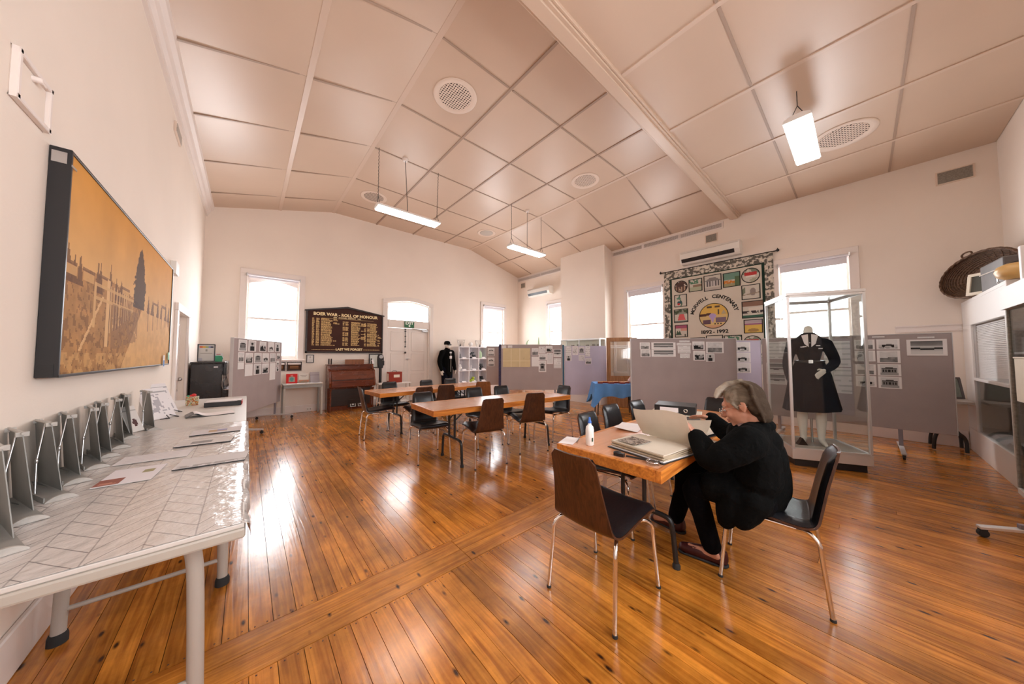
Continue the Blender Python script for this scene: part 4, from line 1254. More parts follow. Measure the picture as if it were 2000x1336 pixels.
# ================================================================ LEFT TABLES
def grey_table(label, y0, y1):
    xc, yc = -.34, (y0 + y1) / 2
    t = thing('folding_table', label, 'table', (xc, yc, 0), 0, 'pale folding tables along the left wall')
    hy = (y1 - y0) / 2 - .004
    rbox('tabletop', 'table_laminate', -.35, .35, -hy, hy, .705, .72, t, .003)
    rbox('edge_frame', 'table_edge', -.353, .353, -hy - .002, hy + .002, .668, .7045, t, .008)
    for fy in (-.62 * hy / 1.09 * 1.46, -.08) if y0 < 2 else (-.9 * hy, .9 * hy):
        fr = MB(); ox = -.035 if (y0 < 2 and fy < -.5) else 0
        pts = catmull([(-.27, fy, .012), (-.262, fy, .35), (-.25, fy, .58), (-.215, fy, .645), (-.15, fy, .66), (.15, fy, .66), (.215, fy, .645), (.25, fy, .58), (.262, fy, .35), (.27, fy, .012)], 4)
        pts = [p + Vector((ox, 0, 0)) for p in pts]
        fr.tube(pts, .023, 12)
        fr.build('leg_frame', 'table_tube', t)
        MB().tube([(-.266 + ox, fy, .14), (.266 + ox, fy, .14)], .011, 8).build('cross_bar', 'table_tube', t)
        for sx in (-1, 1): MB().lathe([(.031, 0), (.031, .03), (.026, .045)], 12, c=(sx * .27 + ox, fy)).build('rubber_foot', 'rubber', t)
    return t
grey_table('pale folding table nearest the camera on the left, covered in patterned plastic', 1.42, 3.60)
grey_table('pale folding table farther along the left wall, carrying the binder and booklets', 3.615, 5.80)
# patterned plastic cover
m = M['lace_plastic']; nt = m.node_tree; N, L = nt.nodes, nt.links; b = N['Principled BSDF']
g_ = N.new('ShaderNodeNewGeometry'); sp = N.new('ShaderNodeSeparateXYZ'); L.new(g_.outputs['Position'], sp.inputs[0])
def mth(op, a, b_=None, c=None):
    n = N.new('ShaderNodeMath'); n.operation = op
    for i, v_ in enumerate((a, b_, c)):
        if v_ is None: continue
        if isinstance(v_, (int, float)): n.inputs[i].default_value = v_
        else: L.new(v_, n.inputs[i])
    return n.outputs[0]
x_, y_ = sp.outputs[0], sp.outputs[1]
zig = mth('PINGPONG', mth('MULTIPLY', x_, 9.0), 1.0)
ph = mth('FRACT', mth('ADD', mth('MULTIPLY', y_, 11.0), mth('MULTIPLY', zig, 1.5)))
ln1 = mth('LESS_THAN', ph, .05)
ph2 = mth('FRACT', mth('MULTIPLY', x_, 9.0)); ln2 = mth('LESS_THAN', ph2, .035)
ln = mth('MAXIMUM', ln1, mth('MULTIPLY', ln2, .6))
fade = mth('LESS_THAN', y_, 2.9)
mx = N.new('ShaderNodeMix'); mx.data_type = 'RGBA'
L.new(mth('MULTIPLY', ln, mth('MULTIPLY_ADD', fade, .65, .25)), mx.inputs[0]); mx.inputs[6].default_value = (.62, .59, .57, 1); mx.inputs[7].default_value = (.20, .18, .18, 1)
L.new(mx.outputs[2], b.inputs['Base Color'])
tc = MB()
rr = random.Random(4)
def cover(u, v):
    y = 1.425 + v * 2.16; x = -.685 + u * .72
    z = .7235 + .0012 * mnoise.noise(Vector((x * 14, y * 14, 0)))
    if x > .012: x, z = .018 + .006 * math.sin(y * 23) + .004 * (x - .012) / .02, .7235 - (x - .012) * (2.2 + 1.8 * mnoise.noise(Vector((y * 5, 3, 0))))
    return (x, y, z)
tc.sheet(cover, 36, 90, .0012)
o = tc.build('plastic_cover', 'lace_plastic'); tag(o, 'patterned plastic cover spread over the nearest table on the left', 'tablecloth')
dr = MB()
def drape(u, v):
    y = 1.62 + u * .95
    return (.022 + .012 * math.sin(u * 11) * v, y, .718 - v * (.10 + .05 * math.sin(u * PI) + .02 * math.sin(u * 17)))
dr.sheet(drape, 30, 5, .001)
o = dr.build('clear_film', 'clear_film'); tag(o, 'strip of clear plastic film hanging over the right edge of the nearest left table', 'plastic film')

# ---- grey metal stands
def make_stand(label):
    t = thing('display_stand', label, 'stand', (0, 0, 0), 0, 'grey metal stands in a row along the left wall')
    # local: x to the right along the lip, y away to the back
    MB().box(-.040, .034, .0, .375, 0, .006).box(-.040, -.036, .0, .375, .006, .020).build('base_plate', 'stand_metal', t)
    n = 12
    lip = [(-.040 + .080 * k / n, .002 + .020 * math.sin(PI * k / n) ** .8) for k in range(n + 1)] + [(.040, 0), (-.040, 0)]
    MB().prism(lip, -.012, .0, 'y').build('rounded_lip', 'stand_lip', t, .003, 2)
    # leaning tapered plate
    T = Matrix.Rotation(R(-9), 4, 'Y')
    T = Matrix.Rotation(R(-5), 4, 'Y')
    pl = [(.105, .006), (.372, .006), (.335, .285), (.150, .285)]
    MB().prism(pl, .026, .0285, 'x', T=T).build('tapered_plate', 'stand_metal', t)
    MB().tube([(.002, .135, .288), (.002, .345, .288)], .006, 6).box(-.012, .016, .150, .162, .276, .292).box(-.012, .016, .318, .330, .276, .292).build('top_clip', 'stand_lip', t)
    st = MB().tube([(-.002, .20, .284), (-.028, .150, .14), (-.032, .125, .007)], .0032, 6).ell((-.028, .150, .14), (.006, .006, .012))
    st.tube([(-.032, .125, .010), (-.025, .20, .05), (.015, .22, .012)], .0018, 5)
    st.build('strut', 'steel', t)
    return t
spots_s = [(-.512, 1.640), (-.552, 1.905), (-.545, 2.12), (-.562, 2.345), (-.560, 2.575), (-.572, 2.815), (-.574, 3.030), (-.590, 3.335), (-.525, 3.615)]
nm = ['nearest', 'second', 'third', 'fourth', 'fifth', 'sixth', 'seventh', 'eighth', 'farthest']
st0 = None
for i, (x, y) in enumerate(spots_s):
    lb = 'grey metal stand with tapered plate, %s in the row along the left wall' % nm[i]
    rz = R(24 + (i % 3) * 2 - (6 if i > 3 else 0))
    if st0 is None: st0 = make_stand(lb); st0.location = (x, y, .7245); st0.rotation_euler = (0, 0, rz)
    else: copy_tree(st0, (x, y, .7245 if y < 3.6 else .7205), rz, lb)

# ---- papers lying on the left tables
def flat_print(name, img, wd, dp, loc, rz, label, cat, group=None, mats=None, th=.0015):
    me = print_mesh(name, img, wd, dp, th)
    for v_ in me.vertices:
        x, y, z = v_.co; v_.co = (x, z - dp / 2, -y)
    me.update()
    o = link(name, me); o.location = loc; o.rotation_euler = (0, 0, rz)
    return tag(o, label, cat, group)
im = canvas(20, 14, (.78, .76, .80)); u, v = UV(im)
paint(im, (u > .03) & (u < .40) & (v > .05) & (v < .40), (.32, .12, .09)); paint(im, (fnoise(20, 14, 8, 3) > .5) & (u > .05) & (u < .38) & (v > .08) & (v < .36), (.55, .25, .18))
paint(im, (u > .62) & (u < .88) & (v > .55) & (v < .75), (.35, .32, .18))
flat_print('leaflet', im, .175, .26, (-.398, 2.315, .7262), R(-4), 'white leaflet with a red picture lying on the patterned plastic', 'leaflet')
im = canvas(14, 18, (.74, .72, .74)); u, v = UV(im); paint(im, (np.arange(14)[:, None] % 3 == 0) & (u > .1) & (u < .85), (.66, .64, .67))
flat_print('typed_sheet', im, .27, .17, (-.372, 2.64, .7262), R(-4), 'white typed sheet lying behind the leaflet with the red picture', 'paper')
def laminated(x, y, wd, dp, rz, label, img, edge='black_plastic'):
    t = thing('mounted_photo', label, 'mounted photo', (x, y, .7265), rz, 'mounted pictures lying on the left tables')
    MB().box(-wd / 2, wd / 2, -dp / 2, dp / 2, 0, .004).build('backing_board', edge, t)
    me = print_mesh('print', img, wd, dp, .001)
    for v_ in me.vertices:
        a, b_, c = v_.co; v_.co = (a, c - dp / 2, .0045 - b_)
    me.update(); link('print', me, t)
im = canvas(14, 24, (.66, .65, .66)); u, v = UV(im); paint(im, (v < .22) & (fnoise(14, 24, 12, 2) > .45), (.42, .40, .40))
laminated(-.12, 2.345, .275, .19, R(-6), 'grey mounted photo lying at the right edge of the nearest left table', im)
im = canvas(14, 24, (.66, .64, .63)); u, v = UV(im); paint(im, (u > .25) & (u < .62) & (v > .2) & (v < .62), (.30, .29, .29))
laminated(-.19, 2.875, .265, .155, R(-6), 'mounted card with a small grey photo in its middle, left table', im)
im = canvas(14, 24, (.68, .66, .68)); u, v = UV(im); paint(im, (u > .35) & (u < .72) & (v > .3) & (v < .72), (.50, .36, .22)); paint(im, (u > .5) & (u < .72) & (v > .4) & (v < .72), (.30, .32, .52))
laminated(-.155, 3.22, .27, .18, R(-2), 'mounted card with a small orange and blue picture, near the table join', im)

# small leaning brochure between the last two stands, and booklets leaning on the wall
im = canvas(20, 12, (.62, .60, .58)); u, v = UV(im); paint(im, ((u - .6) / .16) ** 2 + ((v - .35) / .16) ** 2 < 1, (.10, .05, .05)); paint(im, (v > .8) & (v < .86), (.4, .38, .36))
o = link('leaning_leaflet', print_mesh('leaning_leaflet', im, .11, .20, .003)); o.location = (-.60, 3.55, .735); o.rotation_euler = (R(-22), 0, R(62)); tag(o, 'small pale leaflet with a dark oval picture leaning between two stands', 'leaflet')
for k, (x, y, a, w_, h_, lb) in enumerate(((-.56, 4.22, 58, .24, .30, 'nearer white spiral-bound booklet leaning against the left wall'), (-.575, 4.55, 60, .22, .32, 'farther white spiral-bound booklet leaning against the left wall'))):
    t = thing('booklet', lb, 'booklet', (x, y, .7215), R(a), 'white booklets leaning on the left wall')
    T = Matrix.Rotation(R(-24), 4, 'X')
    MB().box(-w_ / 2, w_ / 2, -.004, .012, 0, h_, T=T).build('pages', 'paper', t)
    im = canvas(22, 16, (.80, .78, .80)); u, v = UV(im); f = fnoise(22, 16, 6, 11 + k); paint(im, (f > .56) & (v < .8) & (v > .15) & (u > .15) & (u < .85), (.45, .44, .48)); paint(im, (v > .86) & (v < .91), (.4, .4, .42))
    me = print_mesh('cover_print', im, w_ - .01, h_ - .01, .001)
    c = link('cover_print', me, t); c.location = (0, -.0045, .004); c.rotation_euler = (R(-24), 0, 0)
    cl = MB()
    for q in range(4): cl.tube([(w_ / 2 - .005, -.006, .04 + q * .07), (w_ / 2 + .008, .004, .04 + q * .07), (w_ / 2 - .005, .014, .04 + q * .07)], .0025, 5, T=T)
    cl.build('binding_coil', 'black_plastic', t)
    MB().tube([(-.06, -.02, .004), (-.03, -.07, .006), (.0, -.02, .03)], .004, 6).tube([(.03, -.02, .03), (.06, -.07, .006), (.085, -.02, .004)], .004, 6).build('wire_stand', 'black_plastic', t)

# patterned box with a red flower
im = canvas(16, 16, (.60, .55, .42)); f = fnoise(16, 16, 9, 5); paint(im, f > .55, (.40, .14, .06)); paint(im, f < .4, (.22, .34, .22)); paint(im, (f > .47) & (f < .5), (.7, .4, .1))
t = thing('patterned_box', 'small floral-patterned box with a red flower on top, on the far left table', 'box', (-.465, 5.10, .7205))
rbox('carton', 'cream_paper', -.052, .052, .0, .06, 0, .10, t, .002)
link('floral_print', print_mesh('floral_print', im, .104, .10, .001), t).location = (0, -.0005, 0)
MB().ell((.01, .03, .115), (.022, .018, .018)).ell((-.012, .03, .11), (.014, .014, .012)).build('red_flower', 'red_print', t)
MB().ell((-.03, .03, .108), (.018, .01, .008)).tube([(.0, .03, .10), (-.04, .03, .115)], .003, 5).build('leaf', 'green_plastic', t)
# black folder with loose papers
t = thing('ring_binder', 'thick black binder with white papers on top, lying on the far left table', 'binder', (-.19, 4.80, .7205), R(-2))
rbox('cover', 'black_plastic', -.155, .155, -.02, .20, 0, .052, t, .004)
rbox('red_edge', 'red_print', .1555, .160, .0, .18, .006, .046, t, .001)
for k, (dx, dz) in enumerate(((-.02, .0), (.015, .002), (.0, .004))): MB().box(-.13 + dx, .14 + dx, .0 + dx, .19, .0525 + dz, .0540 + dz).build('loose_paper', 'paper', t)
# open black album with curling page
al = thing('photo_album', 'thin black album with a curling page in front of the binder', 'album', (-.25, 4.17, .7205), R(8))
def page(u, v):
    x = -.17 + .33 * u
    return (x, -.08 + v * .20, .004 + .028 * math.exp(-((u - .16) / .12) ** 2) + .002 * math.sin(u * 9))
MB().sheet(page, 24, 4, .003).build('album_page', 'black_plastic', al)
MB().sheet(lambda u, v: (page(u, v)[0] + .012, page(u, v)[1] + .02, page(u, v)[2] + .002), 24, 4, .001).build('top_sheet', 'paper', al)

# ================================================================ LARGE FRAMED PICTURE on the left wall
def big_picture(h=110, w_=230):
    im = canvas(h, w_, (.72, .33, .06)); u, v = UV(im)
    f = fnoise(h, w_, 8, 1); f2 = fnoise(h, w_, 40, 2); f3 = fnoise(h, w_, 90, 8, 2)
    im *= (.92 + .30 * (f - .5))[:, :, None]
    sky = np.clip((v - .45) / .55, 0, 1)[:, :, None]
    im = im * sky + (1 - sky) * np.array((.70, .42, .17)) * (.9 + .3 * (f - .5))[:, :, None]
    hor = .50 + .03 * np.sin(u * 7) + .04 * (f2 - .5) - .12 * np.clip(u - .35, 0, 1)
    gr = v < hor
    paint(im, gr, (.46, .23, .075)); im[gr] *= (.75 + .6 * (f2 - .3))[gr][:, None]
    paint(im, gr & (f3 > .60), (.16, .07, .025), .6)
    road = (v < .47) & (u > .555 - (.47 - v) * .42) & (u < 1.0 - (v - .30) * .55)
    paint(im, road, (.72, .42, .17)); im[road] *= (.85 + .35 * (f2 - .4))[road][:, None]
    # distant trees and sheds
    for cx, wd, ht in ((.015, .02, .10), (.045, .012, .07), (.07, .012, .09), (.165, .012, .12), (.18, .014, .10), (.245, .014, .13), (.29, .012, .07), (.33, .02, .07), (.62, .015, .08), (.68, .02, .06), (.76, .016, .10), (.82, .014, .07), (.90, .018, .12), (.96, .02, .09)):
        base = .50
        m_ = (abs(u - cx) < wd * (1 - (v - base + .06) / (ht + .06)) * (.8 + .8 * f2)) & (v > base - .07) & (v < base + ht)
        paint(im, m_, (.14, .06, .025), .85)
    for cx, wd, ht in ((.03, .025, .03), (.115, .03, .03), (.21, .02, .04), (.37, .03, .035), (.72, .03, .05), (.86, .03, .06)):
        m_ = (abs(u - cx) < wd) & (v > .46) & (v < .48 + ht); paint(im, m_, (.62, .36, .14), .8)
        paint(im, (abs(u - cx) < wd * 1.1) & (v > .48 + ht) & (v < .50 + ht), (.2, .09, .04), .8)
    for k in range(6): paint(im, (abs(u - (.62 + .07 * k)) < .004) & (v > .28 + .02 * k) & (v < .52 + .01 * k), (.16, .07, .03), .7)
    # tall dark poplar
    tr = (abs(u - .508) < (.062 * np.clip((.89 - v) / .30, 0, 1) ** .6) * (.72 + .6 * f3)) & (v > .44) & (v < .89)
    paint(im, tr, (.065, .03, .018), .94)
    # fence posts and rails
    for k in range(12):
        cx = .255 + .19 * (1 - (1 - k / 12) ** 1.5); wd = .008 * (1 - k / 16); tp = .50 - .002 * k; bt = .22 + .016 * k
        paint(im, (abs(u - cx) < wd * .6) & (v > bt) & (v < tp), (.62, .38, .17), .85)
        paint(im, (u - cx > wd * .6) & (u - cx < wd * 1.5) & (v > bt) & (v < tp), (.14, .06, .03), .7)
    paint(im, (abs(u - .235) < .011) & (v > .14) & (v < .53), (.68, .42, .19))
    paint(im, (u > .246) & (u < .253) & (v > .14) & (v < .53), (.15, .07, .03))
    paint(im, (abs((u - .086) - (v - .105) * .375) < .006) & (v > .105) & (v < .42), (.66, .40, .18))
    paint(im, (abs(u - .154) < .008) & (v > .24) & (v < .48), (.60, .36, .15))
    for zz in (.475, .40): paint(im, (abs(v - zz) < .008) & (u > .15) & (u < .45), (.60, .36, .15), .8)
    paint(im, (u > .27) & (u < .50) & (v < .40) & (v > .12 + .3 * (u - .27)) & (f2 > .42), (.20, .10, .05), .55)
    paint(im, (v < .10) & (u < .6) & (f2 > .5), (.70, .42, .16), .4)
    return im
pc = thing('framed_picture', 'large sepia town photograph in a deep black frame on the left wall', 'framed picture', (XL, 3.655, 1.20), PI / 2)
# local x -> +Y ; local -y -> +X (room)
hw_, ht_ = 1.285, 1.05
fr = MB()
fr.box(-hw_, -hw_ + .012, -.063, -.001, 0, ht_).box(hw_ - .012, hw_, -.063, -.001, 0, ht_).box(-hw_ + .012, hw_ - .012, -.063, -.001, 0, .012).box(-hw_ + .012, hw_ - .012, -.063, -.001, ht_ - .012, ht_)
fr.build('frame', 'black_plastic', pc, .002, 1)
link('print', print_mesh('print', big_picture(), 2 * hw_ - .022, ht_ - .022, .05), pc).location = (0, -.006, .011)
for z_, s_ in ((1.0, .05), (.03, .05)):
    MB().box(-hw_ - .002, -hw_ + .004, -.05, -.008, z_ - .022, z_ + .03).box(-hw_ - .002, -hw_ + .05, -.0655, -.063, z_ - .03, z_ - .02).build('corner_clip', 'steel' if z_ > .5 else 'black_paint', pc)
tg = MB().box(-.0, .003, -.03, .03, -.13, 0).build('hanging_leaflet', 'paper'); tg.location = (XL + .066, 4.62, 1.30); tag(tg, 'small pale leaflet hanging at the lower right corner of the large picture', 'leaflet')
MB().box(.003, .0038, -.025, .02, -.11, -.05).build('blue_print', 'blue_cloth', tg)
tg = MB().box(0, .003, -.03, .03, -.04, .04).build('green_label', 'green_plastic'); tg.location = (XL + .066, 4.86, 1.29); tag(tg, 'small green label stuck at the far lower corner of the large picture', 'label')

# ================================================================ BLACK PIANO against the left wall
pn = thing('upright_piano', 'black upright piano against the left wall beyond the tables', 'piano', (XL + .04, 6.86, 0))
wx = .36; ly = 1.35
rbox('body', 'piano_black', 0, wx, 0, ly, .03, 1.165, pn, .006)
rbox('lid', 'piano_black', -.005, wx + .03, -.012, ly + .012, 1.165, 1.195, pn, .006)
MB().prism([(wx, .62), (wx + .22, .62), (wx + .22, .735), (wx + .04, .745), (wx + .02, .80), (wx + .005, .95), (wx, .95)], .0, .035, 'y').prism([(wx, .62), (wx + .22, .62), (wx + .22, .735), (wx + .04, .745), (wx + .02, .80), (wx, .95)], ly - .035, ly, 'y').build('cheek', 'piano_black', pn, .004, 1)
rbox('key_bed', 'piano_black', wx, wx + .21, .035, ly - .035, .62, .68, pn, .003)
rbox('keys', 'paper', wx + .05, wx + .20, .04, ly - .04, .681, .70, pn, .002)
MB().prism([(wx, .70), (wx + .05, .70), (wx + .02, .86), (wx, .86)], .036, ly - .036, 'y').build('fallboard', 'piano_black', pn)
MB().tube([(wx + .006, -.004, .98), (wx + .006, -.004, .80), (wx + .02, -.004, .745), (wx + .05, -.004, .738), (wx + .22, -.004, .738)], .005, 6).build('trim_line', 'chrome', pn)
for y_0 in (.03, ly - .08): rbox('leg', 'piano_black', wx + .15, wx + .20, y_0, y_0 + .05, .0, .62, pn, .004)
rbox('toe_block', 'piano_black', .0, wx + .22, 0, .05, 0, .03, pn, .003)
MB().box(wx - .10, wx - .05, -.003, 0, 1.10, 1.12).build('small_label', 'paper', pn)
rbox('music_desk', 'piano_black', wx + .005, wx + .045, .2, 1.1, .96, 1.18, pn, .003)
cl_ = MB()
def heap(u, v):
    return (-.34 + wx + .06 + .2 * u - .0, 6.93 + .5 * v, .705 + .11 * math.sin(PI * min(1, v * 1.1)) * (.6 + .4 * math.sin(u * 5 + v * 7)) * (1 - .4 * u))
cl_.sheet(lambda u, v: (XL + .04 + wx + .055 + .14 * u, 6.92 + .55 * v, .706 + .10 * math.sin(PI * v) ** .6 * (.7 + .3 * math.sin(u * 6 + v * 9)) * (.5 + .5 * math.sin(PI * (u * .8 + .1)))), 16, 20, .004)
o = cl_.build('crumpled_cloth', 'blind_cloth'); tag(o, 'crumpled pale cloth lying on the keys of the black piano', 'cloth')
im = canvas(22, 16, (.62, .61, .58)); u, v = UV(im)
for q, c in enumerate(((.6, .1, .03), (.7, .35, .03), (.3, .4, .15), (.2, .25, .5), (.05, .05, .08))): paint(im, (v > .82) & (v < .93) & (u > .06 + q * .18) & (u < .24 + q * .18), c)
paint(im, ((u - .5) ** 2 + (v - .66) ** 2 < .006), (.3, .3, .28)); paint(im, ((abs(v - .48) < .012) | (abs(v - .40) < .012)) & (abs(u - .5) < .35), (.35, .33, .3)); paint(im, (u < .25) & (v < .2), (.35, .37, .5), .5)
f_ = frame('framed_certificate', 'framed certificate with a coloured top band standing on the black piano', -.50, 0, .285, .205, im, 'black_plastic', .012, 6.98)
f_.location = (-.50, 6.98, 1.1965); f_.rotation_euler = (R(-7), 0, R(4))
t = thing('tape_dispenser', 'bright green rounded dispenser on the black piano beside the certificate', 'dispenser', (-.355, 7.0, 1.1955))
MB().prism([(-.045, 0), (.045, 0), (.045, .03), (.055, .06), (.04, .095), (.0, .10), (-.045, .095)], -.02, .02, 'y').build('body', 'green_plastic', t, .004)
MB().box(-.05, .05, .021, .024, 0, .135).build('white_card', 'paper', t)
MB().box(-.03, .02, .0205, .021, .115, .125).build('red_print', 'red_print', t)

# ================================================================ BROWN PLAYER PIANO, end wall
pp = thing('player_piano', 'reddish brown player piano with open pedal box under the honour board', 'piano', (1.915, 8.415, 0))
# local y negative = toward the room
rbox('case', 'piano_wood', -.49, .49, -.27, 0, .0, 1.06, pp, .006)
rbox('top_shelf', 'piano_wood', -.505, .505, -.30, .0, 1.06, 1.085, pp, .005)
for sx in (-1, 1):
    a = sorted((sx * .455, sx * .50))
    MB().prism([(-.27, .52), (-.50, .56), (-.52, .66), (-.47, .80), (-.45, .93), (-.33, .98), (-.30, 1.06), (-.27, 1.06)], a[0], a[1], 'x').build('end_cheek', 'piano_wood', pp, .005, 1)
    pts = [(sx * .46, -.44, .0), (sx * .46, -.44, .06), (sx * .46, -.44, .12), (sx * .46, -.44, .3), (sx * .46, -.44, .46), (sx * .46, -.44, .52)]
    MB().tube(pts, [.022, .022, .015, .02, .016, .03], 10).build('turned_leg', 'piano_wood', pp)
MB().prism([(-.30, .97), (-.44, .925), (-.50, .74), (-.50, .725), (-.30, .725)], -.454, .454, 'x').build('fallboard', 'piano_wood', pp, .004, 1)
rbox('key_slip', 'piano_wood', -.454, .454, -.515, -.27, .56, .72, pp, .006)
rbox('moulding_strip', 'frame_dark', -.455, .455, -.52, -.51, .715, .73, pp, .002)
rbox('lower_panel', 'frame_dark', -.44, .44, -.285, -.2705, .10, .50, pp, .004)
MB().box(-.06, .34, -.292, -.2855, .055, .10).box(-.06, .34, -.30, -.2855, .205, .225).box(-.06, -.04, -.295, -.2855, .055, .225).box(.32, .34, -.295, -.2855, .055, .225).build('pedal_box', 'frame_dark', pp, .002, 1)
for x0 in (-.01, .16):
    T = Matrix.Translation((x0 + .06, -.31, .055)) @ Matrix.Rotation(R(-24), 4, 'X')
    p_ = MB().box(-.065, .065, -.006, .0, 0, .135, T=T).build('pedal', 'frame_dark', pp)
    g = MB(); 
    g.box(-.058, .058, -.008, -.006, .005, .015, T=T).box(-.058, .058, -.008, -.006, .118, .128, T=T).box(-.058, -.048, -.008, -.006, .01, .12, T=T).box(.048, .058, -.008, -.006, .01, .12, T=T)
    g.lathe([(.026, -.002), (.026, .0), (.012, .002)], 12, T=T @ Matrix.Translation((0, -.006, .067)) @ Matrix.Rotation(PI / 2, 4, 'X'))
    g.build('pedal_plate', 'steel', p_)
rbox('music_desk', 'chair_ply_light', -.14, .28, -.30, -.27, 1.085, 1.20, pp, .004).rotation_euler = (0, 0, 0)
for z in (1.12, 1.17): MB().tube([(-.47, -.24, z), (.47, -.24, z)], .006, 6).build('brass_rail', 'steel', pp)
for sx in (-1, 1): 
    for dx in (0, .05): MB().tube([(sx * (.47 - dx), -.24, 1.085), (sx * (.47 - dx), -.24, 1.22)], [.012, .016], 8).build('finial', 'frame_dark', pp)
o = MB().box(-.02, .02, -.004, 0, -.11, 0).build('paper_tag', 'paper'); o.location = (2.385, 8.12, 1.19); o.rotation_euler = (0, R(-22), 0); tag(o, 'small white tag hanging at the right end of the brown piano', 'tag')
MB().tube([(0, -.002, 0), (.0, -.002, .02)], .002, 5).build('string', 'black_paint', o)

# ================================================================ SMALL GREY TABLE with books
t = thing('side_table', 'small grey metal table holding books, left of the brown piano', 'table', (.94, 8.12, 0))
rbox('tabletop', 'table_edge', -.36, .36, -.225, .225, .665, .69, t, .005)
rbox('apron', 'stand_metal', -.345, .345, -.21, .21, .60, .664, t, .003)
for sx in (-1, 1):
    for sy in (-1, 1):
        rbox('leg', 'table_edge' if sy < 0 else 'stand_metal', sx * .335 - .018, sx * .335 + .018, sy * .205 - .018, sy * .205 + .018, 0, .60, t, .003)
def book(name, label, x, y, z, w_, h_, th, img, rz=0, lean=-10, cover='paper', group=None):
    t = thing(name, label, 'book', (x, y, z), rz, group)
    T = Matrix.Rotation(R(lean), 4, 'X')
    MB().box(-w_ / 2, w_ / 2, 0, th, 0, h_, T=T).build('cover', cover, t, .002, 1)
    c = link('front_print', print_mesh('front_print', img, w_ - .004, h_ - .004, .001), t); c.rotation_euler = (R(lean), 0, 0); c.location = (0, -.0006, .002)
    return t
im = canvas(22, 18, (.60, .03, .03)); u, v = UV(im); paint(im, (abs(u - .5) < .27) & (v > .15) & (v < .72 - 1.2 * (u - .5) ** 2), (.36, .34, .28)); paint(im, (((u - .5) / .16) ** 2 + ((v - .42) / .22) ** 2 < 1), (.12, .30, .28)); paint(im, (abs(v - .86) < .02) & (abs(u - .5) < .12), (.7, .5, .45))
book('picture_book', 'red book with an arched picture, standing on the small grey table', .745, 8.12, .692, .20, .21, .018, im, R(-3), cover='red_print', group='books standing on the small grey table')
im = canvas(20, 18, (.66, .62, .56)); u, v = UV(im); paint(im, (v < .32), (.32, .24, .18)); paint(im, (v > .32) & (v < .42), (.62, .56, .48)); paint(im, (v > .12) & (v < .3) & (fnoise(20, 18, 8, 4) > .5), (.5, .2, .12)); paint(im, (abs(v - .82) < .03) & (abs(u - .5) < .35), (.25, .22, .2)); paint(im, (abs(v - .68) < .02) & (abs(u - .5) < .25), (.4, .36, .3))
book('picture_book', 'cream book with a street picture, middle one on the small grey table', .965, 8.14, .692, .19, .20, .018, im, R(3), group='books standing on the small grey table')
im = canvas(12, 12, (.40, .36, .38)); u, v = UV(im); paint(im, (abs(v - .7) < .04), (.28, .25, .27))
book('picture_book', 'plain grey book nearest the piano on the small grey table', 1.175, 8.13, .692, .185, .235, .02, im, R(8), cover='vent_grey', group='books standing on the small grey table')
for k, (x, y, a) in enumerate(((.72, 8.0, 4), (.90, 7.985, -6), (1.08, 8.0, 8), (1.2, 7.99, -2))):
    o = MB().box(-.075, .075, -.05, .05, 0, .004).build('loose_paper', 'paper'); o.location = (x, y, .691); o.rotation_euler = (0, 0, R(a))
    tag(o, 'loose white paper on the front of the small grey table, %s from the left' % ['first', 'second', 'third', 'fourth'][k], 'paper', 'loose papers on the small grey table')

# ================================================================ PARKING METER
t = thing('parking_meter', 'old black parking meter on a pole beside the brown piano', 'parking meter', (2.60, 8.16, 0))
MB().lathe([(.11, 0), (.11, .02), (.05, .035), (.04, .05)], 20).build('base', 'black_paint', t)
MB().lathe([(.032, .04), (.032, .98)], 14).build('pole', 'black_paint', t)
hd = MB().prism([(-.05, .97), (.05, .97), (.065, 1.05), (.072, 1.2), (.068, 1.26), (.045, 1.315), (0, 1.335), (-.045, 1.315), (-.068, 1.26), (-.072, 1.2), (-.065, 1.05)], -.055, .055, 'y')
hd.build('head', 'black_paint', t, .012)
MB().prism([(.05 * math.cos(a), 1.262 + .045 * math.sin(a)) for a in [2 * PI * k / 16 for k in range(16)]], -.062, -.055, 'y').build('dial_window', 'steel', t)
MB().box(.04, .085, -.05, .03, 1.04, 1.16).build('coin_box', 'black_paint', t, .005)
MB().lathe([(.012, 0), (.012, .02)], 10, T=Matrix.Translation((.03, -.075, 1.17)) @ Matrix.Rotation(-PI / 2, 4, 'X')).build('turn_knob', 'chrome', t)
# low white bench with the red box and a wire stand
t = thing('low_bench', 'low white bench in front of the doors carrying the red box', 'bench', (2.83, 7.84, 0))
rbox('top', 'cabinet_white', -.40, .40, -.15, .15, .585, .61, t, .003)
for sx in (-1, 1):
    for sy in (-1, 1): MB().tube([(sx * .37, sy * .12, .0), (sx * .37, sy * .12, .585)], .012, 8).build('leg', 'chrome', t)
rbox('lower_shelf', 'cabinet_white', -.38, .38, -.13, .13, .12, .135, t, .002)
t = thing('red_case', 'reddish brown box with a cream label standing on the low white bench', 'box', (2.85, 7.84, .611))
rbox('box', 'red_leather', -.165, .165, -.09, .09, 0, .27, t, .006)
rbox('label', 'cream_paper', -.05, .10, -.092, -.0905, .13, .20, t, .0005)
rbox('side_label', 'cream_paper', -.1665, -.1655, -.06, .05, .05, .23, t, .0003)
MB().tube(catmull([(-.05, 0, .27), (-.04, 0, .29), (.04, 0, .29), (.05, 0, .27)], 4), .006, 6).build('handle', 'black_paint', t)

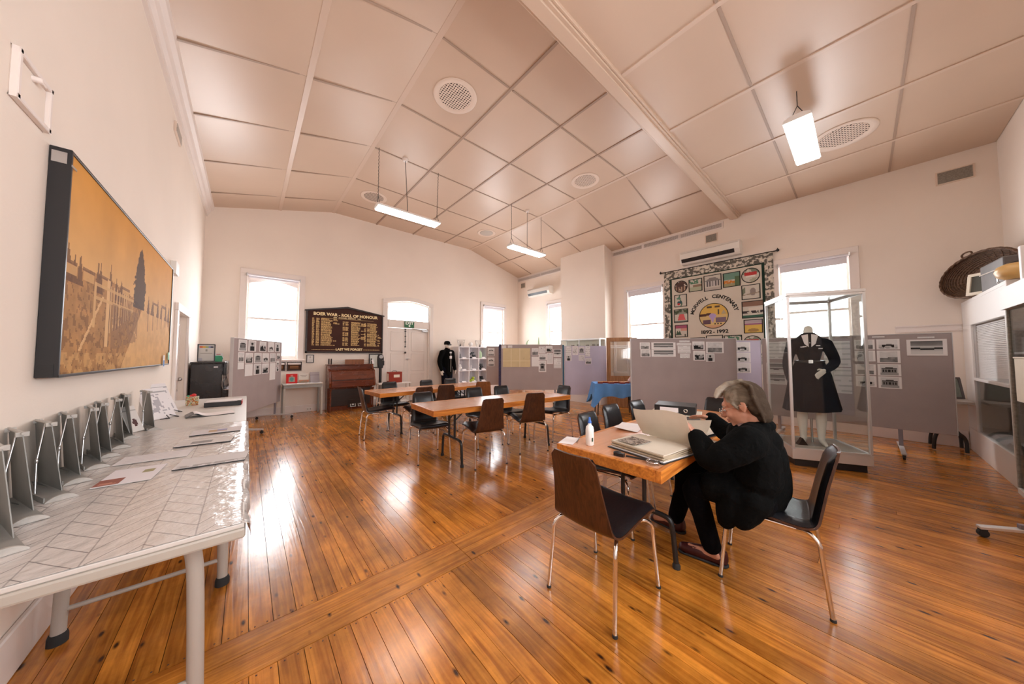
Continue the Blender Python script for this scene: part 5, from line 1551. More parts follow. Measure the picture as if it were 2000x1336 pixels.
# ================================================================ WHITE CUBE SHELF
sh = thing('cube_shelf', 'white cube shelf of twelve compartments against the end wall', 'shelf', (5.42, 8.43, 0))
xs = [-.55, -.183, .183, .55]; zs = [.08, .45, .82, 1.19, 1.56]
for i, x in enumerate(xs): rbox('upright', 'shelf_white', x - .014, x + .014, -.38, 0, 0, 1.56, sh, .002)
for i, z in enumerate(zs):
    for a, b_ in zip(xs, xs[1:]): rbox('shelf_board', 'shelf_white', a + .0145, b_ - .0145, -.38, 0, z - .012, z + .012, sh, .002)
rbox('back_panel', 'shelf_white', -.55, .55, -.006, .0, .0, 1.56, sh, .001)
def item(name, label, cat, mb, m, loc, group='ornaments on the white cube shelf', bevel=0):
    o = mb.build(name, m, None, bevel); o.location = loc; return tag(o, label, cat, group)
CX = lambda c: 5.42 + (-.366 + .366 * c)
CZ = lambda r: [1.203, .833, .463, .093][r]
item('dark_bottle', 'small dark bottle in the top left compartment', 'bottle', MB().lathe([(.035, 0), (.035, .12), (.012, .17), (.012, .21)], 12), 'black_plastic', (CX(0) - .1, 8.17, CZ(0)))
def blocks(seed, n=5, s_=.12):
    r_ = random.Random(seed); m_ = MB()
    for k in range(n): 
        a = r_.uniform(-s_, s_ * .4); z = k * .04
        m_.box(a, a + .09, -.02 - .004 * k, .03, z, z + .039)
    return m_
item('dark_ornament', 'dark stacked ornament in the top middle compartment', 'ornament', blocks(1), 'black_plastic', (CX(1), 8.15, CZ(0)))
item('yellow_bottle', 'pale yellow bottle in the top right compartment', 'bottle', MB().lathe([(.05, 0), (.055, .10), (.05, .18), (.02, .22), (.02, .25)], 14), 'plant_green', (CX(2) - .06, 8.15, CZ(0)))
item('white_ornament', 'white rounded ornament in the second-row left compartment', 'ornament', MB().ell((0, 0, .07), (.06, .05, .07)).ell((0, 0, .16), (.035, .03, .035)), 'cabinet_white', (CX(0) - .08, 8.15, CZ(1)))
item('white_vase', 'slim white vase in the second-row middle compartment', 'vase', MB().lathe([(.02, 0), (.03, .05), (.012, .1), (.02, .14)], 12), 'cabinet_white', (CX(1) - .05, 8.15, CZ(1)))
item('dark_ornament', 'dark blocky ornament in the second-row right compartment', 'ornament', blocks(4, 5, .07), 'black_plastic', (CX(2) - .03, 8.14, CZ(1)))
item('green_frog', 'lime green ornament in the third-row middle compartment', 'ornament', MB().ell((0, 0, .05), (.08, .06, .05)).ell((.02, -.02, .12), (.05, .04, .04)).ell((-.06, 0, .03), (.04, .05, .03)), 'lime', (CX(1), 8.15, CZ(2)))
item('dark_ornament', 'small dark ornament in the third-row right compartment', 'ornament', blocks(6, 4, .05), 'black_plastic', (CX(2) - .04, 8.15, CZ(2)))
k = 0
for r_ in range(3):
    for c in range(3):
        lb = 'white label card at the front of the %s-row %s compartment' % (['top', 'second', 'third'][r_], ['left', 'middle', 'right'][c])
        item('label_card', lb, 'card', MB().prism([(-.0, 0), (.05, 0), (.05, .045), (.045, .045)], -.07, .07, 'x'), 'paper', (CX(c) + .03, 8.065, CZ(r_)), 'cards in the white cube shelf')
for x, lb in ((5.07, 'left'), (5.75, 'right')):
    t = thing('lamp_shade', 'clear ribbed glass shade on top of the cube shelf, %s one' % lb, 'ornament', (x, 8.27, 1.573), 0, 'glass shades on the cube shelf')
    MB().lathe([(.09, 0), (.10, .06), (.12, .15), (.13, .22), (.125, .22), (.115, .15), (.094, .06), (.085, .005)], 18).build('shade', 'clear_film', t)
    MB().lathe([(.05, .0), (.05, .012)], 12).build('base', 'trim_paint', t)
for x, lb in ((4.93, 'left'), (5.66, 'right')):
    item('small_cone', 'tiny dark cone at the %s of the cube shelf top' % lb, 'ornament', MB().lathe([(.028, 0), (.012, .06), (.004, .085)], 10), 'black_plastic', (x, 8.09, 1.573))
item('white_globe', 'white round globe on top of the cube shelf between the shades', 'ornament', MB().lathe([(.03, 0), (.03, .02)], 12).ell((0, 0, .085), (.07, .07, .07)), 'cabinet_white', (5.42, 8.26, 1.573))
# white pedestal and china beside the shelf
t = thing('white_pedestal', 'white stepped plinth under the window beside the cube shelf', 'plinth', (6.22, 8.2, 0))
rbox('column', 'shelf_white', -.14, .14, -.14, .14, .04, 1.17, t, .004); rbox('top_slab', 'shelf_white', -.17, .17, -.17, .17, 1.17, 1.20, t, .004); rbox('foot_slab', 'shelf_white', -.17, .17, -.17, .17, 0, .04, t, .004)
for z in (.45, .80): rbox('ledge', 'shelf_white', -.16, .16, -.19, -.14, z, z + .02, t, .003)
item('white_bowl', 'white china bowl on the white plinth', 'bowl', MB().lathe([(.04, 0), (.09, .05), (.10, .08), (.094, .08), (.08, .05), (.02, .012)], 18), 'cabinet_white', (6.22, 8.2, 1.201), 'china on the white plinth')

# ================================================================ GLASS CASE behind the lilac screen
def glass_case(name, label, loc, rz, X, Y, z0, z1, base=None, mid=(), m='alu', kick=0.):
    """posts, rails, panes: footprint 0..X by 0..Y in local space"""
    t = thing(name, label, 'display case', loc, rz)
    p = .013
    for x in (0, X):
        for y in (0, Y): rbox('post', m, x - p, x + p, y - p, y + p, z0, z1, t, .002)
    for z, nmz in ((z0, 'bottom_rail'), (z1, 'top_rail')):
        for y in (0, Y): rbox(nmz, m, p, X - p, y - p, y + p, z - p * 1.6, z + p * .4, t, .002)
        for x in (0, X): rbox(nmz, m, x - p, x + p, p, Y - p, z - p * 1.6, z + p * .4, t, .002)
    a = .004
    MB().box(p, X - p, -a / 2, a / 2, z0 + .005, z1 - .02).build('glass_pane', 'case_glass', t)
    MB().box(p, X - p, Y - a / 2, Y + a / 2, z0 + .005, z1 - .02).build('glass_pane', 'case_glass', t)
    MB().box(-a / 2, a / 2, p, Y - p, z0 + .005, z1 - .02).build('glass_pane', 'case_glass', t)
    MB().box(X - a / 2, X + a / 2, p, Y - p, z0 + .005, z1 - .02).build('glass_pane', 'case_glass', t)
    return t
gc = glass_case('glass_cabinet', 'glass display cabinet against the chimney breast behind the lilac screen', (6.965, 4.50, 0), 0, .27, 1.30, .22, 1.75)
rbox('plinth', 'cabinet_white', -.01, .28, -.01, 1.31, .0, .20, gc, .004)
for z in (1.15, 1.50): MB().box(.01, .27, .01, 1.29, z, z + .006).build('glass_shelf', 'case_glass', gc)
rbox('middle_post', 'alu', -.013, .013, .64, .66, .22, 1.75, gc, .002)
for k, (y, s_) in enumerate(((4.6, .04), (4.75, .05), (4.95, .035), (5.25, .05), (5.45, .04))):
    item('model_car', 'small dark model on the top glass shelf behind the lilac screen, %s from the right' % ['first', 'second', 'third', 'fourth', 'fifth'][k], 'model', MB().box(-.04, .04, -.07, .07, .015, .05).box(-.03, .03, -.03, .04, .05, .05 + s_).lathe([(.018, 0), (.018, .02)], 8, c=(-.03, -.04)).lathe([(.018, 0), (.018, .02)], 8, c=(-.03, .04)), 'vent_grey', (7.07, y, 1.507), 'models in the glass cabinet', .003)
o = item('dark_bundle', 'dark folded bundle on the cabinet plinth below the lilac screen', 'bundle', MB().ell((0, 0, .04), (.10, .22, .06)).ell((0, .15, .05), (.08, .12, .06)), 'black_cloth', (7.07, 4.75, .225), 'things in the bottom of the glass cabinet')
# plants on a tall stand seen over the map screen
t = thing('plant_stand', 'narrow white stand mostly hidden behind the map screen', 'stand', (6.35, 6.35, 0))
rbox('top', 'cabinet_white', -.16, .16, -.45, .45, 1.52, 1.545, t, .003)
for y in (-.4, .4): rbox('leg', 'cabinet_white', -.03, .03, y - .03, y + .03, 0, 1.52, t, .003)
item('curved_horn', 'pale green curved horn rising above the map screen', 'ornament', MB().lathe([(.05, 0), (.04, .02)], 12).tube(catmull([(0, 0, .015), (.0, .0, .10), (.0, -.03, .17), (.0, -.10, .215)], 5), [.032 * (1 - k / 17) + .004 for k in range(16)], 10), 'plant_green', (6.35, 6.62, 1.546), 'ornaments above the map screen')
item('green_cone', 'pale green slender cone rising above the map screen', 'ornament', MB().lathe([(.045, 0), (.03, .06), (.018, .18), (.004, .28)], 12), 'plant_green', (6.35, 6.12, 1.546), 'ornaments above the map screen')

# ================================================================ LEANING OAK DOOR FRAME with leadlight
t = thing('oak_door', 'old oak door with leaded glass leaning behind the blue-clothed table', 'door', (6.92, 4.27, 0), math.atan2(-.65, .42))
T = Matrix.Rotation(R(-4), 4, 'X')
w_ = .74
for (n_, a, b_, c, d_) in (('stile', 0, .10, 0, 1.76), ('stile', w_ - .10, w_, 0, 1.76), ('top_rail', .1005, w_ - .1005, 1.66, 1.76), ('bottom_rail', .1005, w_ - .1005, 0, .22)):
    MB().box(a, b_, 0, .04, c, d_, T=T).build(n_, 'frame_oak', t, .003, 1)
MB().box(.101, w_ - .101, .012, .028, .22, .78, T=T).build('lower_panel', 'frame_oak', t)
MB().box(.101, w_ - .101, .018, .022, .78, 1.66, T=T).build('leaded_pane', 'cabinet_glass', t)
g = MB()
for x in (.20, .235, w_ - .235, w_ - .20): g.box(x, x + .007, .014, .026, .78, 1.66, T=T)
for z in (.86, .89, 1.50, 1.54): g.box(.101, w_ - .101, .014, .026, z, z + .008, T=T)
g.build('lead_came', 'steel', t)

# ================================================================ BLUE-CLOTHED TABLE
ba = math.atan2(-.60, .53)
bt = thing('round_leg_table', 'small table under the bright blue cloth', 'table', (5.60, 3.74, 0), ba)
rbox('tabletop', 'table_laminate', .02, .86, .02, .58, .655, .68, bt, .003)
for x in (.08, .80):
    for y in (.08, .52): MB().tube(catmull([(x, y, .655), (x, y, .4), (x + (.02 if x > .4 else -.02), y, .01)], 4), .013, 8).build('leg', 'black_paint', bt)
LX, LY = .88, .60
def cloth(u, v):
    # u around the perimeter, v down the drop
    per = [(0, 0), (LX, 0), (LX, LY), (0, LY)]
    tot = 2 * (LX + LY); s_ = (u % 1.0) * tot
    segs = [LX, LY, LX, LY]; k = 0
    while s_ > segs[k] + 1e-9: s_ -= segs[k]; k += 1
    a, b_ = per[k], per[(k + 1) % 4]; f = s_ / segs[k]
    x, y = a[0] + (b_[0] - a[0]) * f, a[1] + (b_[1] - a[1]) * f
    n_ = [(0, -1), (1, 0), (0, 1), (-1, 0)][k]
    corner = min(f, 1 - f) * segs[k]
    c0 = max(0, 1 - corner / .13)
    drop = .27 + .22 * c0 + .02 * math.sin(s_ * 15)
    fl = v * (.03 + .05 * c0) + .020 * v * math.sin(s_ * 26 + k)
    cx, cy = (x - LX / 2), (y - LY / 2); l_ = math.hypot(cx, cy)
    ox = n_[0] * fl + (cx / l_) * .06 * c0 * v; oy = n_[1] * fl + (cy / l_) * .06 * c0 * v
    return (x + ox, y + oy, .692 - v * drop)
cb = MB(); cb.sheet(cloth, 120, 10, -.004); cb.box(0, LX, 0, LY, .688, .693)
o = cb.build('tablecloth', 'blue_cloth'); o.location = bt.location; o.rotation_euler = (0, 0, ba); tag(o, 'bright blue tablecloth hanging in points over the small table', 'tablecloth')
for k in range(6):
    t = thing('wooden_tray', 'brown wooden book block on the blue tablecloth, %s from the left' % ['first', 'second', 'third', 'fourth', 'fifth', 'sixth'][k], 'book', (0, 0, 0), 0, 'brown blocks on the blue table')
    x, y = .12 + .115 * k, .10 + .10 * (k % 2)
    loc = Matrix.Rotation(ba, 4, 'Z') @ Vector((x, y, 0)); t.location = (5.60 + loc.x, 3.74 + loc.y, .694); t.rotation_euler = (0, 0, ba + R((-8, 5, 12, -4, 7, -10)[k]))
    rbox('cover', 'red_leather', -.052, .052, -.04, .10, 0, .030, t, .003); rbox('top_board', 'book_wood', -.050, .050, -.038, .098, .0305, .038, t, .002)
item('pink_bundle', 'pale pink cloth bundle at the right of the blue-clothed table', 'cloth', MB().ell((0, 0, .085), (.09, .08, .088)).ell((.02, .05, .06), (.08, .07, .06)), 'pink_cloth', (6.26, 3.24, .694), 'bundle on the blue table')
# ================================================================ GLASS SHOWCASE with uniformed dummy
A_ = Vector((4.90, .565, 0)); ax_ = math.atan2(-.60, .30)     # front edge direction
sc = glass_case('showcase', 'tall glass showcase holding the headless dummy in navy uniform', A_, ax_, .67, .66, .21, 2.01, m='alu')
rbox('plinth', 'alu', -.013, .683, -.013, .673, .085, .20, sc, .003)
rbox('kick_base', 'black_plastic', .02, .65, .03, .64, 0, .085, sc, .002)
rbox('header', 'alu', -.016, .686, -.016, .676, 2.015, 2.05, sc, .003)
MB().box(.012, .658, .012, .648, .200, .2015).build('floor_sheet', 'vent_grey_light', sc)

def remeshed(mb, name, m, parent=None, vox=.006, smooth=3, T=None):
    me = mb.mesh(name, m)
    o = bpy.data.objects.new('tmp', me); col.objects.link(o)
    r_ = o.modifiers.new('r', 'REMESH'); r_.mode = 'VOXEL'; r_.voxel_size = vox; r_.use_smooth_shade = True
    s_ = o.modifiers.new('s', 'SMOOTH'); s_.iterations = smooth; s_.factor = .5
    dg = bpy.context.evaluated_depsgraph_get()
    nm = bpy.data.meshes.new_from_object(o.evaluated_get(dg)); nm.name = name
    bpy.data.objects.remove(o); bpy.data.meshes.remove(me)
    if T: nm.transform(T)
    nm.materials.clear(); nm.materials.append(M[m] if isinstance(m, str) else M[m[0]])
    nm.polygons.foreach_set('use_smooth', [True] * len(nm.polygons))
    return link(name, nm, parent)
def limb(mb, pts, rs, n=12, k=4, sc_=None):
    """tapered limb with rounded ends"""
    P = catmull(pts, k); m_ = len(P); rr_ = []
    for i in range(m_):
        t = i / (m_ - 1) * (len(rs) - 1); a = min(int(t), len(rs) - 2); rr_.append(rs[a] + (rs[a + 1] - rs[a]) * (t - a))
    mb.tube(P, rr_, n); mb.ell(P[0], (rr_[0],) * 3, n); mb.ell(P[-1], (rr_[-1],) * 3, n)
    return mb
def hand(mb, w_, d, up, side, s_=1., curl=.3, thumb=1):
    """palm at wrist w_, fingers along d, `side` towards the thumb, palm faces -up"""
    d = Vector(d).normalized(); side = Vector(side); side = (side - d * side.dot(d)).normalized(); up = side.cross(d) * thumb
    if up.dot(Vector((0, 0, 1))) < 0: up = -up
    w_ = Vector(w_)
    pc = w_ + d * .045 * s_
    for q in (-.024, -.008, .008, .024): limb(mb, [w_ + side * q * .6 * s_, w_ + d * .075 * s_ + side * q * s_], [.013 * s_, .012 * s_], 8, 2)
    for q, ln in ((-.027, .058), (-.009, .070), (.009, .074), (.027, .066)):
        b0 = w_ + d * .078 * s_ + side * q * s_; a0 = curl
        p1_ = b0 + (d * math.cos(a0 * .5) - up * math.sin(a0 * .5)) * ln * .45 * s_
        p2_ = p1_ + (d * math.cos(a0 * 1.3) - up * math.sin(a0 * 1.3)) * ln * .32 * s_
        p3_ = p2_ + (d * math.cos(a0 * 2.) - up * math.sin(a0 * 2.)) * ln * .25 * s_
        limb(mb, [b0, p1_, p2_, p3_], [.0088 * s_, .0082 * s_, .0076 * s_, .0064 * s_], 8, 2)
    t0 = w_ + d * .02 * s_ + side * .024 * s_
    limb(mb, [t0, t0 + (d * .6 + side * .8).normalized() * .035 * s_, t0 + (d * .6 + side * .8).normalized() * .035 * s_ + (d * .95 + side * .2 - up * .3).normalized() * .034 * s_], [.012 * s_, .0105 * s_, .0085 * s_], 8, 2)

# --- female dummy: local frame, faces -y (its front), x = its left seen from the front; z from case floor
dm = thing('dummy', 'headless white dummy wearing a navy jacket and skirt inside the showcase', 'dummy', (5.36, .435, .202), R(-80))
b_ = MB()
limb(b_, [(0, .01, 1.30), (0, .005, 1.43)], [.05, .045])
limb(b_, [(0, 0, 1.25), (0, 0, 1.05), (0, 0, .85)], [.09, .08, .10])
limb(b_, [(-.13, 0, 1.25), (.13, 0, 1.25)], [.045, .045])
for sx in (-1, 1):
    hx = sx * .085
    limb(b_, [(hx, 0, .80), (hx * 1.0, 0, .60), (hx, -.01, .44), (hx, .015, .30), (hx * .95, .02, .10), (hx * .95, .01, .055)], [.085, .068, .05, .052, .034, .032])
    limb(b_, [(hx * .95, .02, .045), (hx * 1.1, -.06, .028), (hx * 1.2, -.135, .018)], [.030, .028, .018])
arms = {-1: [(-.155, 0, 1.24), (-.205, .02, 1.0), (-.19, -.045, .80)], 1: [(.155, 0, 1.24), (.225, .02, 1.02), (.12, -.155, .92)]}
hand(b_, (-.19, -.05, .79), (-.02, -.15, -1), (0, 0, 1), (0, -1, .1), 1.0, .35)
hand(b_, (.112, -.165, .912), (-.65, -.5, -.55), (0, 0, 1), (-.2, -.2, 1), 1.0, .3)
for sx in (-1, 1): limb(b_, arms[sx], [.045, .036, .026])
remeshed(b_, 'body', 'dummy_white', dm, .0065, 2)
j = MB()
limb(j, [(0, .0, 1.27), (0, 0, 1.12), (0, 0, 1.02), (0, 0, .90)], [.125, .118, .095, .125])
limb(j, [(-.135, 0, 1.255), (.135, 0, 1.255)], [.058, .058])
limb(j, [(0, .01, 1.30), (0, .01, 1.33)], [.085, .06])
for sx in (-1, 1):
    limb(j, arms[sx], [.062, .052, .042])
    j.ell((sx * .055, -.075, 1.18), (.055, .05, .055))
for v_ in range(len(j.v)):
    x, y, z = j.v[v_]; j.v[v_] = (x, y * .92, z)
jk = remeshed(j, 'jacket', 'navy_cloth', dm, .008, 2)
cl = MB()
for sx in (-1, 1): cl.prism([(sx * .015, 1.36), (sx * .075, 1.345), (sx * .05, 1.24), (sx * .012, 1.20)][:: sx], -.125, -.118, 'y')
cl.tube([(-.07, .03, 1.345), (-.075, -.02, 1.335), (-.04, -.08, 1.31), (0, -.105, 1.25), (.04, -.08, 1.31), (.075, -.02, 1.335), (.07, .03, 1.345)], .011, 8)
cl.build('shirt_collar', 'paper', jk)
MB().tube([(.128 * math.cos(a), .118 * math.sin(a), 1.02) for a in [2 * PI * k / 24 for k in range(25)]], .016, 8).build('belt', 'black_plastic', jk)
MB().box(-.02, .02, -.136, -.128, 1.0, 1.04).build('buckle', 'steel', jk)
g = MB()
for x, z in ((.07, 1.215), (.09, 1.18), (-.07, 1.20), (-.05, 1.205)): g.box(x - .018, x + .018, -.138, -.128, z - .004, z + .006)
g.build('badge', 'paper', jk)
sk = MB()
def skirt(u, v):
    a = 2 * PI * u; r0 = .125 + .035 * min(1, v * 4) + .10 * v
    r0 *= 1 + .045 * v * math.sin(a * 9)
    return (r0 * math.cos(a), r0 * .82 * math.sin(a), 1.02 - v * .60 + .02 * v * math.sin(a + 1))
sk.sheet(skirt, 72, 14, .006)
sk.build('skirt', 'navy_cloth', dm)
MB().tube([(0, .05, .0), (0, .05, .30)], .012, 8).lathe([(.16, 0), (.16, .006)], 24, c=(0, .0)).build('stand_rod', 'steel', dm)
t = thing('tent_card', 'small dark folded card at the feet of the dummy in the showcase', 'card', (5.19, .52, .202), R(-60))
MB().prism([(-.05, 0), (.05, 0), (0, .085)], -.03, .03, 'y').build('card', 'frame_dark', t)

# --- male dummy by the shelf (faces -y)
mm_ = thing('dummy', 'standing dummy in a dark jacket and peaked cap beside the cube shelf', 'dummy', (4.50, 8.12, 0), R(12))
b_ = MB()
for sx in (-1, 1):
    hx = sx * .095
    limb(b_, [(hx, 0, .88), (hx, -.01, .48), (hx, .02, .10)], [.09, .058, .045])
    limb(b_, [(hx, .02, .05), (hx * 1.2, -.14, .035)], [.045, .035])
limb(b_, [(0, 0, 1.36), (0, 0, .92)], [.12, .13]); limb(b_, [(0, 0, 1.44), (0, -.01, 1.52)], [.055, .05])
b_.ell((0, -.01, 1.60), (.072, .09, .105)).ell((0, -.07, 1.56), (.05, .045, .06)).ell((0, -.105, 1.585), (.012, .02, .02))
ar = {sx: [(sx * .19, 0, 1.38), (sx * .265, .02, 1.12), (sx * .255, -.06, .88)] for sx in (-1, 1)}
for sx in (-1, 1):
    limb(b_, ar[sx], [.05, .042, .03]); b_.ell((sx * .073, 0, 1.59), (.012, .02, .03))
    hand(b_, (sx * .255, -.065, .87), (0, -.1, -1), (0, 0, 1), (-sx * .3, -1, 0), 1.05, .35)
remeshed(b_, 'body', 'dummy_white', mm_, .008, 2)
j = MB()
limb(j, [(0, 0, 1.38), (0, 0, 1.15), (0, 0, .82)], [.135, .15, .165]); limb(j, [(-.16, 0, 1.39), (.16, 0, 1.39)], [.075, .075]); limb(j, [(0, 0, 1.44), (0, 0, 1.48)], [.09, .075])
for sx in (-1, 1): limb(j, ar[sx], [.08, .068, .05])
jk = remeshed(j, 'jacket', 'black_cloth', mm_, .010, 2)
MB().box(-.006, .006, -.172, -.160, .82, 1.42).build('zip', 'vent_grey', jk)
MB().box(-.035, .035, -.165, -.155, 1.36, 1.40).box(-.04, .04, -.168, -.158, 1.20, 1.28).build('name_card', 'paper', jk)
j = MB()
for sx in (-1, 1): limb(j, [(sx * .095, 0, .88), (sx * .098, -.005, .45), (sx * .10, .015, .10)], [.105, .08, .068])
remeshed(j, 'trousers', 'navy_cloth', mm_, .010, 2)
MB().lathe([(.092, 1.615), (.096, 1.66), (.085, 1.70), (.05, 1.725), (.0, 1.73)], 22).prism([(-.07, -.075), (.07, -.075), (.05, -.15), (0, -.165), (-.05, -.15)], 1.612, 1.622, 'z').build('peaked_cap', 'black_cloth', mm_)
MB().box(-.06, .06, -.115, -.09, 1.595, 1.625).build('dark_glasses', 'black_plastic', mm_)
for sx in (-1, 1):
    limb_ = MB(); limb(limb_, [(sx * .10, .02, .045), (sx * .12, -.15, .038)], [.05, .04]); limb_.build('shoe', 'black_plastic', mm_)

# ================================================================ WHITE DISPLAY CABINETS along the near wall
cb = thing('wall_cabinet', 'tall white built-in display cabinet with a blind, in the right corner', 'cabinet', (5.62, -.955, 0))
# local x along the wall 0..2.03 ; y from 0 (front) to -.34
D = -.345; X1 = 2.025
rbox('top_panel', 'cabinet_white', 0, X1, D, 0, 2.00, 2.04, cb, .003)
def fr_(n_, *a): rbox(n_, 'cabinet_white', *a, cb, .003)
fr_('frame_rail', 0, X1, -.04, 0, 1.70, 2.00)
fr_('frame_rail', .0, X1, -.04, 0, .0, .31)
fr_('frame_stile', 0, .10, -.04, 0, .3105, 1.6995)
fr_('frame_stile', 1.56, X1, -.04, 0, .3105, 1.6995)
fr_('middle_rail', .1005, 1.5595, -.045, .006, .975, 1.01)
rbox('side_panel', 'cabinet_white', -.02, -.0005, D, 0, 0, 2.04, cb, .002)
rbox('back_panel', 'cabinet_white', 0, X1, D, D + .01, 0, 1.995, cb, .002)
rbox('floor_shelf', 'cabinet_white', 0, X1, D + .011, -.041, .29, .31, cb, .002)
MB().box(.1, 1.56, -.022, -.018, 1.01, 1.70).build('upper_pane', 'window_glass', cb)
MB().box(.1, 1.56, -.022, -.018, .31, .975).build('lower_pane', 'cabinet_glass', cb)
for k in range(34):
    z = 1.02 + k * .0198
    MB().box(.105, 1.555, -.056, -.034, z, z + .0022, T=Matrix.Translation((0, 0, z)) @ Matrix.Translation((0, -.044, 0)) @ Matrix.Rotation(R(-62), 4, 'X') @ Matrix.Translation((0, .044, -z))).build('blind_slat', 'blind_slat', cb)
# papers inside
o = thing('folder_frame', 'white framed sheet propped inside the lower window of the corner cabinet', 'folder', (5.95, -1.10, .312), R(8))
T = Matrix.Rotation(R(14), 4, 'X')
MB().box(-.14, .14, -.006, 0, 0, .22, T=T).build('white_frame', 'shelf_white', o, .002, 1); MB().box(-.10, .10, .0, .001, .04, .18, T=T).build('grey_sheet', 'vent_grey_light', o)
for k, (x, a) in enumerate(((5.80, -20), (6.2, 12), (6.5, -5), (6.75, 20))):
    p_ = MB().prism([(-.09, 0), (.09, 0), (.02, .05)], -.06, .06, 'y').build('folded_paper', 'paper'); p_.location = (x, -1.08, .312); p_.rotation_euler = (0, 0, R(a))
    tag(p_, 'folded white paper on the floor of the corner cabinet, %s from the right' % ['first', 'second', 'third', 'fourth'][k], 'paper', 'papers in the corner cabinet')
cb2 = thing('display_cabinet', 'white glass-fronted cabinet at the right edge of the view', 'cabinet', (3.95, -.93, 0))
X2 = 1.62
rbox('top_panel', 'cabinet_white', 0, X2, -.36, 0, 1.93, 1.96, cb2, .003)
rbox('header_box', 'cabinet_white', 0, X2, -.30, .02, 1.74, 1.93, cb2, .003)
rbox('side_panel', 'vent_grey', X2 - .03, X2, -.36, -.005, 0, 1.74, cb2, .003); rbox('side_panel', 'cabinet_white', 0, .03, -.36, -.005, 0, 1.74, cb2, .003)
rbox('back_panel', 'grey_case', .03, X2 - .03, -.36, -.35, 0, 1.74, cb2, .002)
for z in (.02, .45, .88, 1.31): rbox('shelf', 'cabinet_white', .03, X2 - .03, -.35, -.03, z, z + .02, cb2, .002)
MB().box(.03, .80, -.012, -.008, .05, 1.73).build('glass_pane', 'cabinet_glass', cb2); MB().box(.82, X2 - .03, -.020, -.016, .05, 1.73).build('glass_pane', 'cabinet_glass', cb2)
rbox('bottom_rail', 'cabinet_white', .03, X2 - .03, -.03, 0, 0, .05, cb2, .002)
t = thing('cream_box', 'cream box file leaning out at the right edge of the view', 'box', (5.16, -.90, .90), 0, 'things at the glass-fronted cabinet')
rbox('box', 'cream_paper', -.18, .18, -.0, .05, .0, .37, t, .003); t.location = (4.90, -.928, .901)
rbox('lid', 'cream_paper', -.185, .185, -.0, .055, .372, .385, t, .002)
for k, (x, c) in enumerate(((5.32, 'green_plastic'), (5.22, 'red_leather'), (5.02, 'grey_case'))):
    p_ = MB().box(-.03, .03, -.10, 0, 0, .25).build('file', c, None, .003); p_.location = (x, -.99, 1.332); tag(p_, 'upright %s file on the top shelf of the glass-fronted cabinet' % ['green', 'red', 'grey'][k], 'file')

# ---- things on top of the corner cabinet
bk = thing('wicker_basket', 'large oval wicker basket leaning on top of the corner cabinet', 'basket', (7.00, -1.00, 2.335))
nrm = Vector((-.40, .915, .12)).normalized(); ex = Vector((-.915, -.40, .02)); ex = (ex - nrm * ex.dot(nrm)).normalized(); ey = nrm.cross(ex)
if ey.z < 0: ey = -ey
def bw(a, d):    # d 0 rim .. 1 bottom
    k = 1 - .45 * d ** 2
    return ex * (.54 * k * math.cos(a)) + ey * (.285 * k * math.sin(a)) - nrm * (.13 * d)
wv = MB()
def bowl(u, v):
    p_ = bw(2 * PI * u, v); q_ = .004 * math.sin(2 * PI * u * 40 + (PI if int(v * 12) % 2 else 0))
    return tuple(p_ + nrm * q_)
wv.sheet(bowl, 120, 14, .008)
wv.build('woven_side', 'wicker', bk)
MB().sheet(lambda u, v: tuple((bw(2 * PI * u, 1)) * (1 - v) + (-nrm * .13) * v), 60, 4, .006).build('woven_bottom', 'wicker', bk)
for k in range(11):
    d = k / 11
    MB().tube([bw(2 * PI * q / 40, d) + nrm * .004 for q in range(41)], .007, 6).build('cane_ring', 'wicker', bk)
for k in range(28):
    a = 2 * PI * k / 28
    MB().tube([bw(a, d / 6) + nrm * .010 for d in range(7)], .004, 5).build('cane_stake', 'wicker', bk)
rim = MB()
for q in range(2):
    rim.tube([bw(2 * PI * k / 72, 0) + nrm * .008 * math.sin(k * 1.3 + q * PI) + ey * .006 * math.cos(k * 1.3 + q * PI) for k in range(73)], .012, 7)
rim.build('plaited_rim', 'wicker', bk)
for a0 in (1.85,):
    c0, c1 = bw(a0 - .12, 0), bw(a0 + .12, 0); top_ = (c0 + c1) / 2 + ey * .05 + nrm * .03
    MB().tube(catmull([c0, c0 + ey * .04 + nrm * .02, top_, c1 + ey * .04 + nrm * .02, c1], 5), .010, 7).build('handle', 'wicker', bk)
t = thing('grey_case', 'grey hard case standing in front of the wicker basket', 'case', (6.36, -1.07, 2.042), R(8))
MB().prism([(-.25, 0), (.25, 0), (.26, .31), (-.24, .33)], -.11, .07, 'y').build('shell', 'grey_case', t, .018, 3)
MB().box(-.25, .26, .071, .076, .20, .212).build('lid_seam', 'vent_grey_light', t)
im = canvas(12, 10, (.10, .10, .085))
f_ = frame('framed_picture', 'small white-framed dark picture in front of the basket, left of the case', 0, 0, .27, .22, im, 'cream_paper', .035)
f_.location = (6.74, -.97, 2.042); f_.rotation_euler = (R(-8), 0, R(180 + 38))
t = thing('lidded_pot', 'round honey-coloured pot with a dark lid on top of the cabinet', 'pot', (5.62, -1.06, 2.042))
MB().lathe([(.10, 0), (.15, .03), (.165, .08), (.15, .125), (.11, .15), (.0, .15)], 28).build('pot_body', 'yellow_timber', t)
MB().lathe([(.10, .151), (.09, .165), (.03, .172), (.02, .20), (.0, .20)], 20).tube(catmull([(-.06, 0, .165), (-.05, 0, .215), (.05, 0, .215), (.06, 0, .165)], 5), .007, 6).build('lid', 'black_plastic', t)
t = thing('glass_jar', 'short clear glass jar beside the honey-coloured pot', 'jar', (5.90, -1.0, 2.042))
MB().lathe([(.045, 0), (.05, .02), (.05, .09), (.04, .10), (.036, .10), (.045, .085), (.045, .02), (.0, .008)], 18).build('jar_body', 'clear_film', t)
